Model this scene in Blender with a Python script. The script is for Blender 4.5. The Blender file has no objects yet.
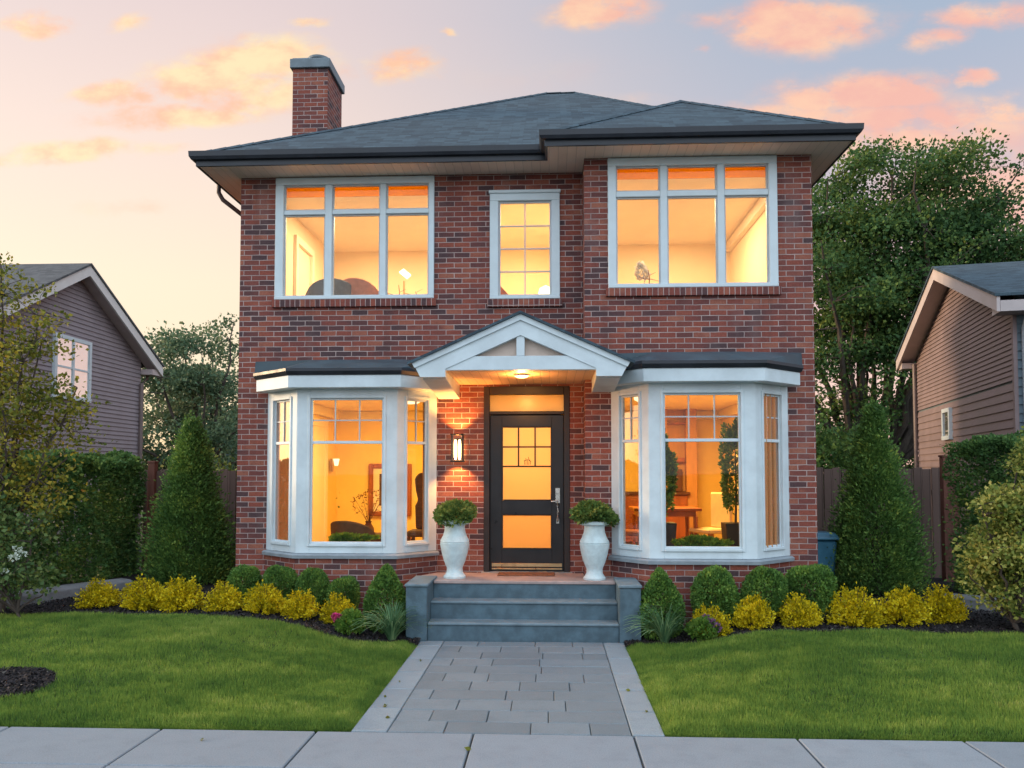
import bpy, bmesh, math, random
import numpy as np
from mathutils import Vector, Matrix
R = math.radians
random.seed(7)
SC = bpy.context.scene
COL = SC.collection

# ------------------------------------------------------------------ camera
CAM_H = 1.84
cam_d = bpy.data.cameras.new("camera")
cam_d.sensor_width = 36.0
cam_d.lens = 28.125
cam_d.shift_y = 0.0537
cam_d.clip_end = 3000
cam_d.clip_start = 0.05
cam = bpy.data.objects.new("camera", cam_d)
COL.objects.link(cam)
cam.location = (0, 0, CAM_H)
cam.rotation_euler = (R(90 + 2.5), 0, R(2.7))
SC.camera = cam

# ------------------------------------------------------------------ render / exposure
SC.render.engine = 'CYCLES'
SC.cycles.use_denoising = True
SC.cycles.max_bounces = 8
SC.cycles.diffuse_bounces = 5
SC.cycles.glossy_bounces = 3
SC.cycles.transmission_bounces = 6
SC.cycles.transparent_max_bounces = 10
SC.cycles.sample_clamp_indirect = 6.0
SC.cycles.caustics_reflective = False
SC.cycles.caustics_refractive = False
SC.view_settings.view_transform = 'Standard'
SC.view_settings.look = 'None'
SC.view_settings.gamma = 1.0
SC.view_settings.exposure = 0.0

# ------------------------------------------------------------------ node helper
class NT:
    def __init__(self, nt):
        self.nt = nt
    def n(self, type_, ins=None, **props):
        nd = self.nt.nodes.new(type_)
        for k, v in props.items():
            setattr(nd, k, v)
        for k, v in (ins or {}).items():
            s = nd.inputs[k]
            if isinstance(v, bpy.types.NodeSocket):
                self.nt.links.new(v, s)
            else:
                s.default_value = v
        return nd
    def link(self, a, b):
        self.nt.links.new(a, b)
    def math(self, op, a, b=0.0, clamp=False):
        return self.n('ShaderNodeMath', {0: a, 1: b}, operation=op, use_clamp=clamp).outputs[0]
    def ramp(self, fac, stops, interp='LINEAR'):
        nd = self.n('ShaderNodeValToRGB', {0: fac})
        cr = nd.color_ramp
        cr.interpolation = interp
        while len(cr.elements) < len(stops):
            cr.elements.new(0.5)
        for e, (p, c) in zip(cr.elements, stops):
            e.position = p
            e.color = (c[0], c[1], c[2], 1)
        return nd.outputs[0]
    def mix(self, f, a, b, blend='MIX'):
        nd = self.n('ShaderNodeMix', data_type='RGBA', blend_type=blend)
        for s, v in ((nd.inputs[0], f), (nd.inputs[6], a), (nd.inputs[7], b)):
            if isinstance(v, bpy.types.NodeSocket):
                self.nt.links.new(v, s)
            else:
                s.default_value = (v[0], v[1], v[2], 1) if isinstance(v, (tuple, list)) else v
        return nd.outputs[2]
    def maprange(self, v, a, b, c=0.0, d=1.0, smooth=True):
        return self.n('ShaderNodeMapRange', {0: v, 1: a, 2: b, 3: c, 4: d},
                      interpolation_type='SMOOTHSTEP' if smooth else 'LINEAR').outputs[0]

# ------------------------------------------------------------------ world: dusk sky with lit clouds
SUN_EL, SUN_AZ = 11.0, -84.0       # azimuth measured from +Y (house direction) towards +X
world = bpy.data.worlds.new("World")
SC.world = world
world.use_nodes = True
wt = NT(world.node_tree)
for nd in list(wt.nt.nodes):
    wt.nt.nodes.remove(nd)
tc = wt.n('ShaderNodeTexCoord')
sep = wt.n('ShaderNodeSeparateXYZ', {0: tc.outputs['Generated']})
dx, dy, dz = sep.outputs
# horizontal direction: -1 left .. 1 right, independent of elevation
hl = wt.math('SQRT', wt.math('ADD', wt.math('MULTIPLY', dx, dx), wt.math('ADD', wt.math('MULTIPLY', dy, dy), 1e-5)))
ax = wt.math('DIVIDE', dx, hl)
ay = wt.math('DIVIDE', dy, hl)
left = wt.ramp(dz, [(0.0, (.92, .66, .40)), (.22, (.95, .74, .50)), (.36, (.90, .68, .55)), (.50, (.76, .59, .55)), (1.0, (.40, .50, .62))])
right = wt.ramp(dz, [(0.0, (.95, .58, .48)), (.22, (.80, .50, .47)), (.36, (.46, .45, .52)), (.50, (.34, .42, .53)), (1.0, (.40, .50, .62))])
front = wt.mix(wt.maprange(ax, -.45, .45), left, right)
back = wt.ramp(dz, [(0.0, (.95, .95, 1.02)), (.25, (1.45, 1.62, 1.80)), (1.0, (1.15, 1.45, 1.75))])
base = wt.mix(wt.maprange(ay, .45, -.55), front, back)
# clouds in the plane (x/y, z/y) of the sky in front
ysafe = wt.math('MAXIMUM', dy, .05)
cu = wt.math('DIVIDE', dx, ysafe)
cv = wt.math('DIVIDE', dz, ysafe)
cvec = wt.n('ShaderNodeCombineXYZ', {0: cu, 1: cv, 2: 0.0}).outputs[0]
nv = wt.n('ShaderNodeVectorMath', {0: cvec, 1: (1.0, 1.7, 1.0)}, operation='MULTIPLY').outputs[0]
n1 = wt.n('ShaderNodeTexNoise', {'Vector': nv, 'Scale': 7.0, 'Detail': 6.0, 'Roughness': .6})
n2 = wt.n('ShaderNodeTexNoise', {'Vector': nv, 'Scale': 16.0, 'Detail': 5.0, 'Roughness': .62})
warp = wt.n('ShaderNodeVectorMath', {0: n1.outputs['Color'], 1: (.5, .5, .5)}, operation='SUBTRACT').outputs[0]
warp = wt.n('ShaderNodeVectorMath', {0: warp, 1: (.15, .060, 0)}, operation='MULTIPLY').outputs[0]
cw = wt.n('ShaderNodeVectorMath', {0: cvec, 1: warp}, operation='ADD').outputs[0]
CLOUDS = [  # where each cloud hangs: direction (x/y, z/y), half sizes, strength
    (-0.684, 0.593, 0.054, 0.018, 0.8), (-0.553, 0.591, 0.035, 0.016, 0.6), (-0.368, 0.534, 0.112, 0.035, 1.0), (-0.447, 0.507, 0.099, 0.029, 1.0), (-0.576, 0.494, 0.059, 0.019, 0.85), (-0.493, 0.463, 0.139, 0.02, 0.9), (-0.381, 0.487, 0.105, 0.029, 0.8), (-0.189, 0.523, 0.054, 0.025, 0.9), (-0.307, 0.58, 0.032, 0.008, 0.6), (-0.124, 0.565, 0.018, 0.007, 0.6), (-0.619, 0.42, 0.094, 0.017, 0.85), (-0.686, 0.411, 0.081, 0.013, 0.6), (-0.518, 0.414, 0.08, 0.012, 0.45), (-0.557, 0.349, 0.08, 0.012, 0.3), (0.065, 0.589, 0.076, 0.029, 0.95), (0.316, 0.569, 0.117, 0.044, 1.0), (0.21, 0.572, 0.05, 0.018, 0.5), (0.531, 0.566, 0.073, 0.022, 0.8), (0.482, 0.539, 0.039, 0.018, 0.7), (0.178, 0.539, 0.018, 0.008, 0.5), (0.525, 0.493, 0.034, 0.013, 0.85), (0.389, 0.477, 0.128, 0.031, 0.95), (0.314, 0.453, 0.11, 0.02, 0.7), (0.436, 0.428, 0.253, 0.053, 0.75), (0.57, 0.448, 0.043, 0.028, 0.8), (0.065, 0.461, 0.163, 0.018, 0.3), (0.556, 0.35, 0.167, 0.075, 0.7), (-0.005, 0.508, 0.202, 0.034, 0.14), (-0.95, 0.6, 0.16, 0.04, 0.7), (0.95, 0.62, 0.2, 0.05, 0.8), (-0.2, 0.85, 0.25, 0.05, 0.5), (0.35, 0.9, 0.3, 0.06, 0.6)]
dens = None
for u, v, ru, rv, s in CLOUDS:
    d = wt.n('ShaderNodeVectorMath', {0: cw, 1: (u, v, 0)}, operation='SUBTRACT').outputs[0]
    d = wt.n('ShaderNodeVectorMath', {0: d, 1: (1 / ru, 1 / rv, 0)}, operation='MULTIPLY').outputs[0]
    ln = wt.n('ShaderNodeVectorMath', {0: d}, operation='LENGTH').outputs['Value']
    f = wt.maprange(ln, 1.4, .1, 0, s)
    dens = f if dens is None else wt.math('MAXIMUM', dens, f)
det = wt.maprange(n2.outputs['Fac'], .30, .62)
dens = wt.math('MULTIPLY', dens, wt.math('ADD', .45, wt.math('MULTIPLY', det, .55)))
dens = wt.math('MULTIPLY', wt.maprange(dens, .03, .68), wt.maprange(dy, .06, .2))
shade = wt.maprange(n1.outputs['Fac'], .40, .62)
cl_left = wt.mix(shade, (.98, .49, .26), (1.0, .76, .38))
cl_right = wt.mix(shade, (.92, .44, .31), (1.0, .57, .34))
cl = wt.mix(wt.maprange(cu, -.25, .2), cl_left, cl_right)
sky = wt.mix(wt.math('MULTIPLY', dens, .92), base, cl)
nish = wt.n('ShaderNodeTexSky', sky_type='NISHITA', sun_disc=False, sun_elevation=R(SUN_EL), sun_rotation=R(SUN_AZ), air_density=1.0, dust_density=1.5)
bg1 = wt.n('ShaderNodeBackground', {'Color': nish.outputs[0], 'Strength': .05})
bg2 = wt.n('ShaderNodeBackground', {'Color': sky, 'Strength': 1.0})
addw = wt.n('ShaderNodeAddShader', {0: bg1.outputs[0], 1: bg2.outputs[0]})
wout = wt.n('ShaderNodeOutputWorld', {0: addw.outputs[0]})

sun_d = bpy.data.lights.new("sun", 'SUN')
sun_d.energy = 3.3
sun_d.angle = R(11)
sun_d.color = (1.0, .70, .42)
sun = bpy.data.objects.new("sun", sun_d)
COL.objects.link(sun)
sdir = Vector((math.sin(R(SUN_AZ)) * math.cos(R(SUN_EL)), math.cos(R(SUN_AZ)) * math.cos(R(SUN_EL)), math.sin(R(SUN_EL))))
sun.rotation_euler = sdir.to_track_quat('Z', 'Y').to_euler()
sun.location = (-8, 6, 14)

# ------------------------------------------------------------------ object helpers
def world_of(o):
    if o is None:
        return Matrix.Identity(4)
    m = Matrix.LocRotScale(o.location, o.rotation_euler, o.scale)
    return world_of(o.parent) @ o.matrix_parent_inverse @ m if o.parent else m

def attach(o, parent):
    """parent o, whose mesh is in world coordinates, without moving it"""
    if parent is not None:
        o.parent = parent
        o.matrix_parent_inverse = world_of(parent).inverted()

def tag(o, label=None, cat=None, group=None, kind=None):
    if label: o['label'] = label
    if cat: o['category'] = cat
    if group: o['group'] = group
    if kind: o['kind'] = kind
    return o

def empty(name, loc, label, cat, group=None, rz=0.0):
    o = bpy.data.objects.new(name, None)
    o.empty_display_size = .2
    COL.objects.link(o)
    o.location = loc
    o.rotation_euler = (0, 0, rz)
    return tag(o, label, cat, group)

def children(o):
    return [c for c in COL.objects if c.parent == o]

def copy_tree(o, parent=None):
    c = o.copy()
    COL.objects.link(c)
    if parent is not None:
        mpi = o.matrix_parent_inverse.copy()
        c.parent = parent
        c.matrix_parent_inverse = mpi
    for ch in children(o):
        copy_tree(ch, c)
    return c

def auto_uv(me):
    """UVs in metres: u along the horizontal tangent of each face, v up its slope"""
    if not me.uv_layers:
        me.uv_layers.new(name="UVMap")
    nl = len(me.loops)
    lv = np.empty(nl, np.int32); me.loops.foreach_get("vertex_index", lv)
    co = np.empty(len(me.vertices) * 3, np.float32); me.vertices.foreach_get("co", co); co = co.reshape(-1, 3)
    npoly = len(me.polygons)
    nrm = np.empty(npoly * 3, np.float32); me.polygons.foreach_get("normal", nrm); nrm = nrm.reshape(-1, 3)
    tot = np.empty(npoly, np.int32); me.polygons.foreach_get("loop_total", tot)
    nn = np.repeat(nrm, tot, axis=0)
    u = np.stack([-nn[:, 1], nn[:, 0], np.zeros(nl)], 1)
    ul = np.linalg.norm(u, axis=1)
    flat = ul < .05
    u[flat] = (1, 0, 0)
    ul[flat] = 1
    u /= ul[:, None]
    v = np.cross(nn, u)
    p = co[lv]
    uv = np.stack([(p * u).sum(1), (p * v).sum(1)], 1).astype(np.float32)
    me.uv_layers[0].data.foreach_set("uv", uv.ravel())

class MB:
    """collects shapes and links them as ONE mesh object"""
    def __init__(self):
        self.v = []; self.f = []
    def add(self, vs, fs):
        b = len(self.v)
        self.v += [tuple(p) for p in vs]
        self.f += [tuple(i + b for i in f) for f in fs]
        return self
    def box(self, x0, x1, y0, y1, z0, z1):
        vs = [(x0, y0, z0), (x1, y0, z0), (x1, y1, z0), (x0, y1, z0), (x0, y0, z1), (x1, y0, z1), (x1, y1, z1), (x0, y1, z1)]
        return self.add(vs, [(0, 3, 2, 1), (4, 5, 6, 7), (0, 1, 5, 4), (1, 2, 6, 5), (2, 3, 7, 6), (3, 0, 4, 7)])
    def obox(self, o, ex, ey, ez, s0, s1, d0, d1, z0, z1):
        """box in the frame o + s*ex + d*ey + z*ez"""
        o, ex, ey, ez = Vector(o), Vector(ex), Vector(ey), Vector(ez)
        P = lambda s, d, z: o + ex * s + ey * d + ez * z
        vs = [P(s0, d0, z0), P(s1, d0, z0), P(s1, d1, z0), P(s0, d1, z0), P(s0, d0, z1), P(s1, d0, z1), P(s1, d1, z1), P(s0, d1, z1)]
        return self.add(vs, [(0, 3, 2, 1), (4, 5, 6, 7), (0, 1, 5, 4), (1, 2, 6, 5), (2, 3, 7, 6), (3, 0, 4, 7)])
    def bar(self, a, b, w, h, up=(0, 0, 1)):
        a, b = Vector(a), Vector(b)
        d = (b - a); L = d.length; d.normalize()
        s = d.cross(Vector(up))
        if s.length < 1e-4: s = d.cross(Vector((0, 1, 0)))
        s.normalize(); u = s.cross(d)
        return self.obox(a, d, s, u, 0, L, -w / 2, w / 2, -h / 2, h / 2)
    def prism_xz(self, pts, y0, y1):
        """polygon given as (x, z), counter-clockwise seen from -Y, extruded y0..y1"""
        n = len(pts)
        vs = [(x, y0, z) for x, z in pts] + [(x, y1, z) for x, z in pts]
        fs = [tuple(range(n)), tuple(range(2 * n - 1, n - 1, -1))]
        fs += [(i, i + n, (i + 1) % n + n, (i + 1) % n) for i in range(n)]
        return self.add(vs, fs)
    def prism_xy(self, pts, z0, z1):
        """polygon (x, y) counter-clockwise from above"""
        n = len(pts)
        vs = [(x, y, z0) for x, y in pts] + [(x, y, z1) for x, y in pts]
        fs = [tuple(range(n - 1, -1, -1)), tuple(range(n, 2 * n))]
        fs += [(i, (i + 1) % n, (i + 1) % n + n, i + n) for i in range(n)]
        return self.add(vs, fs)
    def tube(self, path, rad, seg=8, caps=True):
        path = [Vector(p) for p in path]
        n = len(path)
        rads = rad if isinstance(rad, (list, tuple)) else [rad] * n
        ref = Vector((.13, .21, .97))
        vs = []; fs = []
        for i, p in enumerate(path):
            t = (path[min(i + 1, n - 1)] - path[max(i - 1, 0)])
            if t.length < 1e-6: t = Vector((0, 0, 1))
            t.normalize()
            a = t.cross(ref)
            if a.length < .05: a = t.cross(Vector((1, 0, 0)))
            a.normalize(); b = t.cross(a)
            for k in range(seg):
                q = 2 * math.pi * k / seg
                vs.append(p + (a * math.cos(q) + b * math.sin(q)) * rads[i])
        for i in range(n - 1):
            for k in range(seg):
                k2 = (k + 1) % seg
                fs.append((i * seg + k, (i + 1) * seg + k, (i + 1) * seg + k2, i * seg + k2))
        if caps:
            fs.append(tuple(range(seg))); fs.append(tuple(range(n * seg - 1, (n - 1) * seg - 1, -1)))
        return self.add(vs, fs)
    def lathe(self, prof, c=(0, 0, 0), seg=28):
        vs = []; fs = []
        n = len(prof)
        for r, z in prof:
            for k in range(seg):
                q = 2 * math.pi * k / seg
                vs.append((c[0] + r * math.cos(q), c[1] + r * math.sin(q), c[2] + z))
        for i in range(n - 1):
            for k in range(seg):
                k2 = (k + 1) % seg
                fs.append((i * seg + k, i * seg + k2, (i + 1) * seg + k2, (i + 1) * seg + k))
        fs.append(tuple(range(seg - 1, -1, -1))); fs.append(tuple(range((n - 1) * seg, n * seg)))
        return self.add(vs, fs)
    def sweep(self, path, prof, closed=True):
        """path (x, y) clockwise from above (outside on the left hand when walking), prof list of (outward, z)"""
        n = len(path)
        P = [Vector((p[0], p[1])) for p in path]
        offs = []
        for i in range(n):
            def nr(a, b):
                d = (b - a).normalized()
                return Vector((-d.y, d.x))
            if closed or 0 < i < n - 1:
                a = nr(P[i - 1], P[i]); b = nr(P[i], P[(i + 1) % n])
                offs.append((a + b) / (1 + a.dot(b)))
            elif i == 0: offs.append(nr(P[0], P[1]))
            else: offs.append(nr(P[n - 2], P[n - 1]))
        m = len(prof)
        vs = [(P[i].x + offs[i].x * o, P[i].y + offs[i].y * o, z) for i in range(n) for o, z in prof]
        fs = []
        for i in range(n if closed else n - 1):
            j = (i + 1) % n
            for k in range(m):
                k2 = (k + 1) % m
                fs.append((i * m + k, i * m + k2, j * m + k2, j * m + k))
        if not closed:
            fs.append(tuple(range(m - 1, -1, -1))); fs.append(tuple(range((n - 1) * m, n * m)))
        return self.add(vs, fs)
    def build(self, name, mat, parent=None, bevel=0.0, smooth=False, recalc=True):
        me = bpy.data.meshes.new(name)
        bm = bmesh.new()
        bv = [bm.verts.new(p) for p in self.v]
        for f in self.f:
            try: bm.faces.new([bv[i] for i in f])
            except ValueError: pass
        if recalc: bmesh.ops.recalc_face_normals(bm, faces=bm.faces)
        if bevel > 0:
            es = [e for e in bm.edges if len(e.link_faces) == 2 and e.calc_face_angle(0) > .5]
            bmesh.ops.bevel(bm, geom=es, offset=bevel, segments=1, affect='EDGES', clamp_overlap=True)
        bm.to_mesh(me); bm.free()
        if smooth:
            me.polygons.foreach_set("use_smooth", [True] * len(me.polygons))
            try: me.set_sharp_from_angle(angle=R(40))
            except Exception: pass
        auto_uv(me)
        me.materials.append(mat)
        o = bpy.data.objects.new(name, me)
        COL.objects.link(o)
        attach(o, parent)
        return o

def fast_mesh(name, verts, faces, mat, parent=None, smooth=False):
    """numpy mesh: verts (n,3), faces (m,k)"""
    me = bpy.data.meshes.new(name)
    verts = np.asarray(verts, np.float32); faces = np.asarray(faces, np.int32)
    m, k = faces.shape
    me.vertices.add(len(verts)); me.vertices.foreach_set("co", verts.ravel())
    me.loops.add(m * k); me.loops.foreach_set("vertex_index", faces.ravel())
    me.polygons.add(m); me.polygons.foreach_set("loop_start", np.arange(0, m * k, k, dtype=np.int32))
    if smooth: me.polygons.foreach_set("use_smooth", np.ones(m, bool))
    me.update(calc_edges=True)
    me.materials.append(mat)
    o = bpy.data.objects.new(name, me)
    COL.objects.link(o)
    attach(o, parent)
    return o

# ------------------------------------------------------------------ materials
def new_mat(name):
    m = bpy.data.materials.new(name); m.use_nodes = True
    t = NT(m.node_tree)
    for nd in list(t.nt.nodes): t.nt.nodes.remove(nd)
    t.out = t.n('ShaderNodeOutputMaterial')
    return m, t

def plain(name, col, rough=.6, var=.12, vscale=6.0, bump=0.0, bscale=60.0, metal=0.0, spec=.4, streak=False):
    """a surface colour with mottling and fine bump"""
    m, t = new_mat(name)
    co = t.n('ShaderNodeTexCoord').outputs['Object']
    if streak:
        co2 = t.n('ShaderNodeMapping', {0: co, 3: (1, 1, .15)}).outputs[0]
    else: co2 = co
    ns = t.n('ShaderNodeTexNoise', {'Vector': co2, 'Scale': vscale, 'Detail': 5.0, 'Roughness': .6})
    f = t.maprange(ns.outputs['Fac'], .3, .7)
    c = t.mix(f, tuple(x * (1 - var) for x in col), tuple(min(1, x * (1 + var)) for x in col))
    rr = t.maprange(ns.outputs['Fac'], .3, .7, max(0.05, rough - .08), min(1, rough + .08))
    p = t.n('ShaderNodeBsdfPrincipled', {'Base Color': c, 'Roughness': rr, 'Metallic': metal, 'Specular IOR Level': spec})
    if bump > 0:
        nb = t.n('ShaderNodeTexNoise', {'Vector': co, 'Scale': bscale, 'Detail': 4.0})
        b = t.n('ShaderNodeBump', {'Height': nb.outputs['Fac'], 'Strength': bump, 'Distance': .01})
        t.link(b.outputs[0], p.inputs['Normal'])
    t.link(p.outputs[0], t.out.inputs[0])
    return m

def brick_mat(name, bw=.205, rh=.0672, mortar=.0054, offset=.5, swap=False):
    m, t = new_mat(name)
    uv = t.n('ShaderNodeTexCoord').outputs['UV']
    wob = t.n('ShaderNodeTexNoise', {'Vector': uv, 'Scale': 9.0, 'Detail': 2.0})
    w = t.n('ShaderNodeVectorMath', {0: wob.outputs['Color'], 1: (.5, .5, .5)}, operation='SUBTRACT').outputs[0]
    w = t.n('ShaderNodeVectorMath', {0: w, 1: (.010, .008, 0)}, operation='MULTIPLY').outputs[0]
    vec = t.n('ShaderNodeVectorMath', {0: uv, 1: w}, operation='ADD').outputs[0]
    br = t.n('ShaderNodeTexBrick', {'Vector': vec, 'Color1': (0, 0, 0, 1), 'Color2': (1, 1, 1, 1), 'Mortar': (.5, .5, .5, 1), 'Scale': 1.0,
                                    'Mortar Size': mortar, 'Mortar Smooth': .25, 'Bias': 0.0, 'Brick Width': bw, 'Row Height': rh},
             offset=offset, offset_frequency=2, squash=1.0)
    tint = br.outputs['Color']
    big = t.n('ShaderNodeTexNoise', {'Vector': uv, 'Scale': 1.1, 'Detail': 3.0})
    tv = t.math('ADD', t.n('ShaderNodeRGBToBW', {0: tint}).outputs[0], t.maprange(big.outputs['Fac'],   .3, .7, -.24, .20))
    col = t.ramp(tv, [(0.0, (.088, .052, .056)), (.14, (.125, .054, .053)), (.30, (.190, .062, .053)), (.5, (.245, .071, .053)), (.7, (.290, .084, .057)), (.88, (.34, .125, .083)), (1.0, (.21, .068, .055))])
    gr = t.n('ShaderNodeTexNoise', {'Vector': uv, 'Scale': 45.0, 'Detail': 5.0, 'Roughness': .7})
    col = t.mix(.75, col, t.ramp(gr.outputs['Fac'], [(.25, (.55, .55, .55)), (.75, (1.35, 1.3, 1.3))]), 'MULTIPLY')
    gm = t.n('ShaderNodeTexNoise', {'Vector': uv, 'Scale': 3.0, 'Detail': 5.0})
    mort = t.ramp(gm.outputs['Fac'], [(.3, (.32, .24, .23)), (.7, (.55, .43, .40))])
    wst = t.n('ShaderNodeTexNoise', {'Vector': t.n('ShaderNodeMapping', {0: uv, 3: (2.2, .5, 1)}).outputs[0], 'Scale': 1.3, 'Detail': 4.0})
    full = t.mix(br.outputs['Fac'], col, mort)
    full = t.mix(t.maprange(wst.outputs['Fac'], .55, .8, 0, .30), full, (.27, .21, .20))
    soot = t.n('ShaderNodeTexNoise', {'Vector': t.n('ShaderNodeMapping', {0: uv, 3: (3.0, .35, 1)}).outputs[0], 'Scale': 1.1, 'Detail': 6.0, 'Roughness': .65})
    full = t.mix(t.maprange(soot.outputs['Fac'], .5, .75, 0, .38), full, (.085, .045, .042))
    h = t.math('SUBTRACT', t.math('MULTIPLY', gr.outputs['Fac'], .35), br.outputs['Fac'])
    b = t.n('ShaderNodeBump', {'Height': h, 'Strength': .8, 'Distance': .008})
    p = t.n('ShaderNodeBsdfPrincipled', {'Base Color': full, 'Roughness': .85, 'Specular IOR Level': .25, 'Normal': b.outputs[0]})
    t.link(p.outputs[0], t.out.inputs[0])
    return m

def shingle_mat(name, c0, c1):
    m, t = new_mat(name)
    uv = t.n('ShaderNodeTexCoord').outputs['UV']
    wob = t.n('ShaderNodeTexNoise', {'Vector': uv, 'Scale': 5.0})
    w = t.n('ShaderNodeVectorMath', {0: t.n('ShaderNodeVectorMath', {0: wob.outputs['Color'], 1: (.5, .5, .5)}, operation='SUBTRACT').outputs[0], 1: (.02, .025, 0)}, operation='MULTIPLY').outputs[0]
    vec = t.n('ShaderNodeVectorMath', {0: uv, 1: w}, operation='ADD').outputs[0]
    br = t.n('ShaderNodeTexBrick', {'Vector': vec, 'Color1': (0, 0, 0, 1), 'Color2': (1, 1, 1, 1), 'Mortar': (.5, .5, .5, 1), 'Scale': 1.0,
                                    'Mortar Size': .003, 'Mortar Smooth': .2, 'Brick Width': .17, 'Row Height': .095}, offset=.37, offset_frequency=3)
    g = t.n('ShaderNodeTexNoise', {'Vector': uv, 'Scale': 160.0, 'Detail': 2.0})
    bigs = t.n('ShaderNodeTexNoise', {'Vector': uv, 'Scale': 1.6, 'Detail': 4.0})
    tv = t.math('ADD', t.math('MULTIPLY', t.n('ShaderNodeRGBToBW', {0: br.outputs['Color']}).outputs[0], .7), t.math('MULTIPLY', bigs.outputs['Fac'], .3))
    col = t.ramp(tv, [(0.1, c0), (.9, c1)])
    col = t.mix(t.maprange(br.outputs['Fac'], 0, 1, 0, .6), col, (.010, .016, .024))
    col = t.mix(.6, col, t.ramp(g.outputs['Fac'], [(.3, (.6, .6, .6)), (.7, (1.4, 1.4, 1.4))]), 'MULTIPLY')
    saw = t.math('FRACT', t.math('DIVIDE', t.n('ShaderNodeSeparateXYZ', {0: vec}).outputs[1], .095))
    h = t.math('ADD', t.math('SUBTRACT', 1.0, saw), t.math('MULTIPLY', g.outputs['Fac'], .25))
    b = t.n('ShaderNodeBump', {'Height': h, 'Strength': .6, 'Distance': .02})
    p = t.n('ShaderNodeBsdfPrincipled', {'Base Color': col, 'Roughness': .8, 'Normal': b.outputs[0]})
    t.link(p.outputs[0], t.out.inputs[0])
    return m

def plank_mat(name, col, width=.11, axis=0, rough=.55, gapk=.75, pv=.24):
    """boards running along the other UV axis"""
    m, t = new_mat(name)
    uv = t.n('ShaderNodeTexCoord').outputs['UV']
    a = t.n('ShaderNodeSeparateXYZ', {0: uv}).outputs[axis]
    q = t.math('DIVIDE', a, width)
    fr = t.math('FRACT', q); idn = t.math('FLOOR', q)
    rnd = t.n('ShaderNodeTexWhiteNoise', {'W': idn}, noise_dimensions='1D').outputs['Value']
    gap = t.math('MAXIMUM', t.maprange(fr, .0, .06, 1, 0), t.maprange(fr, .94, 1.0, 0, 1))
    gr = t.n('ShaderNodeTexNoise', {'Vector': t.n('ShaderNodeMapping', {0: uv, 3: (14, 1.2, 1) if axis == 0 else (1.2, 14, 1)}).outputs[0], 'Scale': 2.5, 'Detail': 5.0})
    v = t.math('ADD', t.math('MULTIPLY', rnd, .6), t.math('MULTIPLY', gr.outputs['Fac'], .4))
    c = t.mix(v, tuple(x * (1 - pv) for x in col), tuple(min(1, x * (1 + pv * .9)) for x in col))
    c = t.mix(t.math('MULTIPLY', gap, gapk), c, tuple(x * .25 for x in col))
    h = t.math('SUBTRACT', t.math('MULTIPLY', gr.outputs['Fac'], .2), gap)
    b = t.n('ShaderNodeBump', {'Height': h, 'Strength': .5, 'Distance': .006})
    p = t.n('ShaderNodeBsdfPrincipled', {'Base Color': c, 'Roughness': rough, 'Normal': b.outputs[0]})
    t.link(p.outputs[0], t.out.inputs[0])
    return m

def glass_mat(name, tint=(1, 1, 1), refl=1.0):
    m, t = new_mat(name)
    fr = t.n('ShaderNodeFresnel', {'IOR': 1.45})
    wav = t.n('ShaderNodeTexNoise', {'Vector': t.n('ShaderNodeTexCoord').outputs['Object'], 'Scale': 1.5})
    b = t.n('ShaderNodeBump', {'Height': wav.outputs['Fac'], 'Strength': .06, 'Distance': .02})
    gl = t.n('ShaderNodeBsdfGlossy', {'Roughness': .015, 'Color': (1, 1, 1, 1), 'Normal': b.outputs[0]})
    tr = t.n('ShaderNodeBsdfTransparent', {'Color': (*tint, 1)})
    mx = t.n('ShaderNodeMixShader', {0: t.math('MULTIPLY', fr.outputs[0], refl), 1: tr.outputs[0], 2: gl.outputs[0]})
    t.link(mx.outputs[0], t.out.inputs[0])
    return m

def frosted_mat(name, col):
    m, t = new_mat(name)
    tl = t.n('ShaderNodeBsdfTranslucent', {'Color': (*col, 1)})
    gl = t.n('ShaderNodeBsdfGlossy', {'Roughness': .25, 'Color': (.9, .9, .9, 1)})
    fr = t.n('ShaderNodeFresnel', {'IOR': 1.4})
    mx = t.n('ShaderNodeMixShader', {0: fr.outputs[0], 1: tl.outputs[0], 2: gl.outputs[0]})
    t.link(mx.outputs[0], t.out.inputs[0])
    return m

def lamp_mat(name, col, strength):
    m, t = new_mat(name)
    e = t.n('ShaderNodeEmission', {'Color': (*col, 1), 'Strength': strength})
    t.link(e.outputs[0], t.out.inputs[0])
    return m

def leaf_mat(name, stops, transl=.3, rough=.5, scale=1.2):
    m, t = new_mat(name)
    g = t.n('ShaderNodeNewGeometry')
    ob = t.n('ShaderNodeTexCoord').outputs['Object']
    ns = t.n('ShaderNodeTexNoise', {'Vector': ob, 'Scale': scale, 'Detail': 3.0})
    f = t.math('ADD', t.math('MULTIPLY', g.outputs['Random Per Island'], .6), t.maprange(ns.outputs['Fac'], .32, .68, 0, .4))
    c = t.ramp(f, stops)
    p = t.n('ShaderNodeBsdfPrincipled', {'Base Color': c, 'Roughness': rough, 'Specular IOR Level': .14})
    tl = t.n('ShaderNodeBsdfTranslucent', {'Color': c})
    mx = t.n('ShaderNodeMixShader', {0: transl, 1: p.outputs[0], 2: tl.outputs[0]})
    t.link(mx.outputs[0], t.out.inputs[0])
    return m

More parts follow.
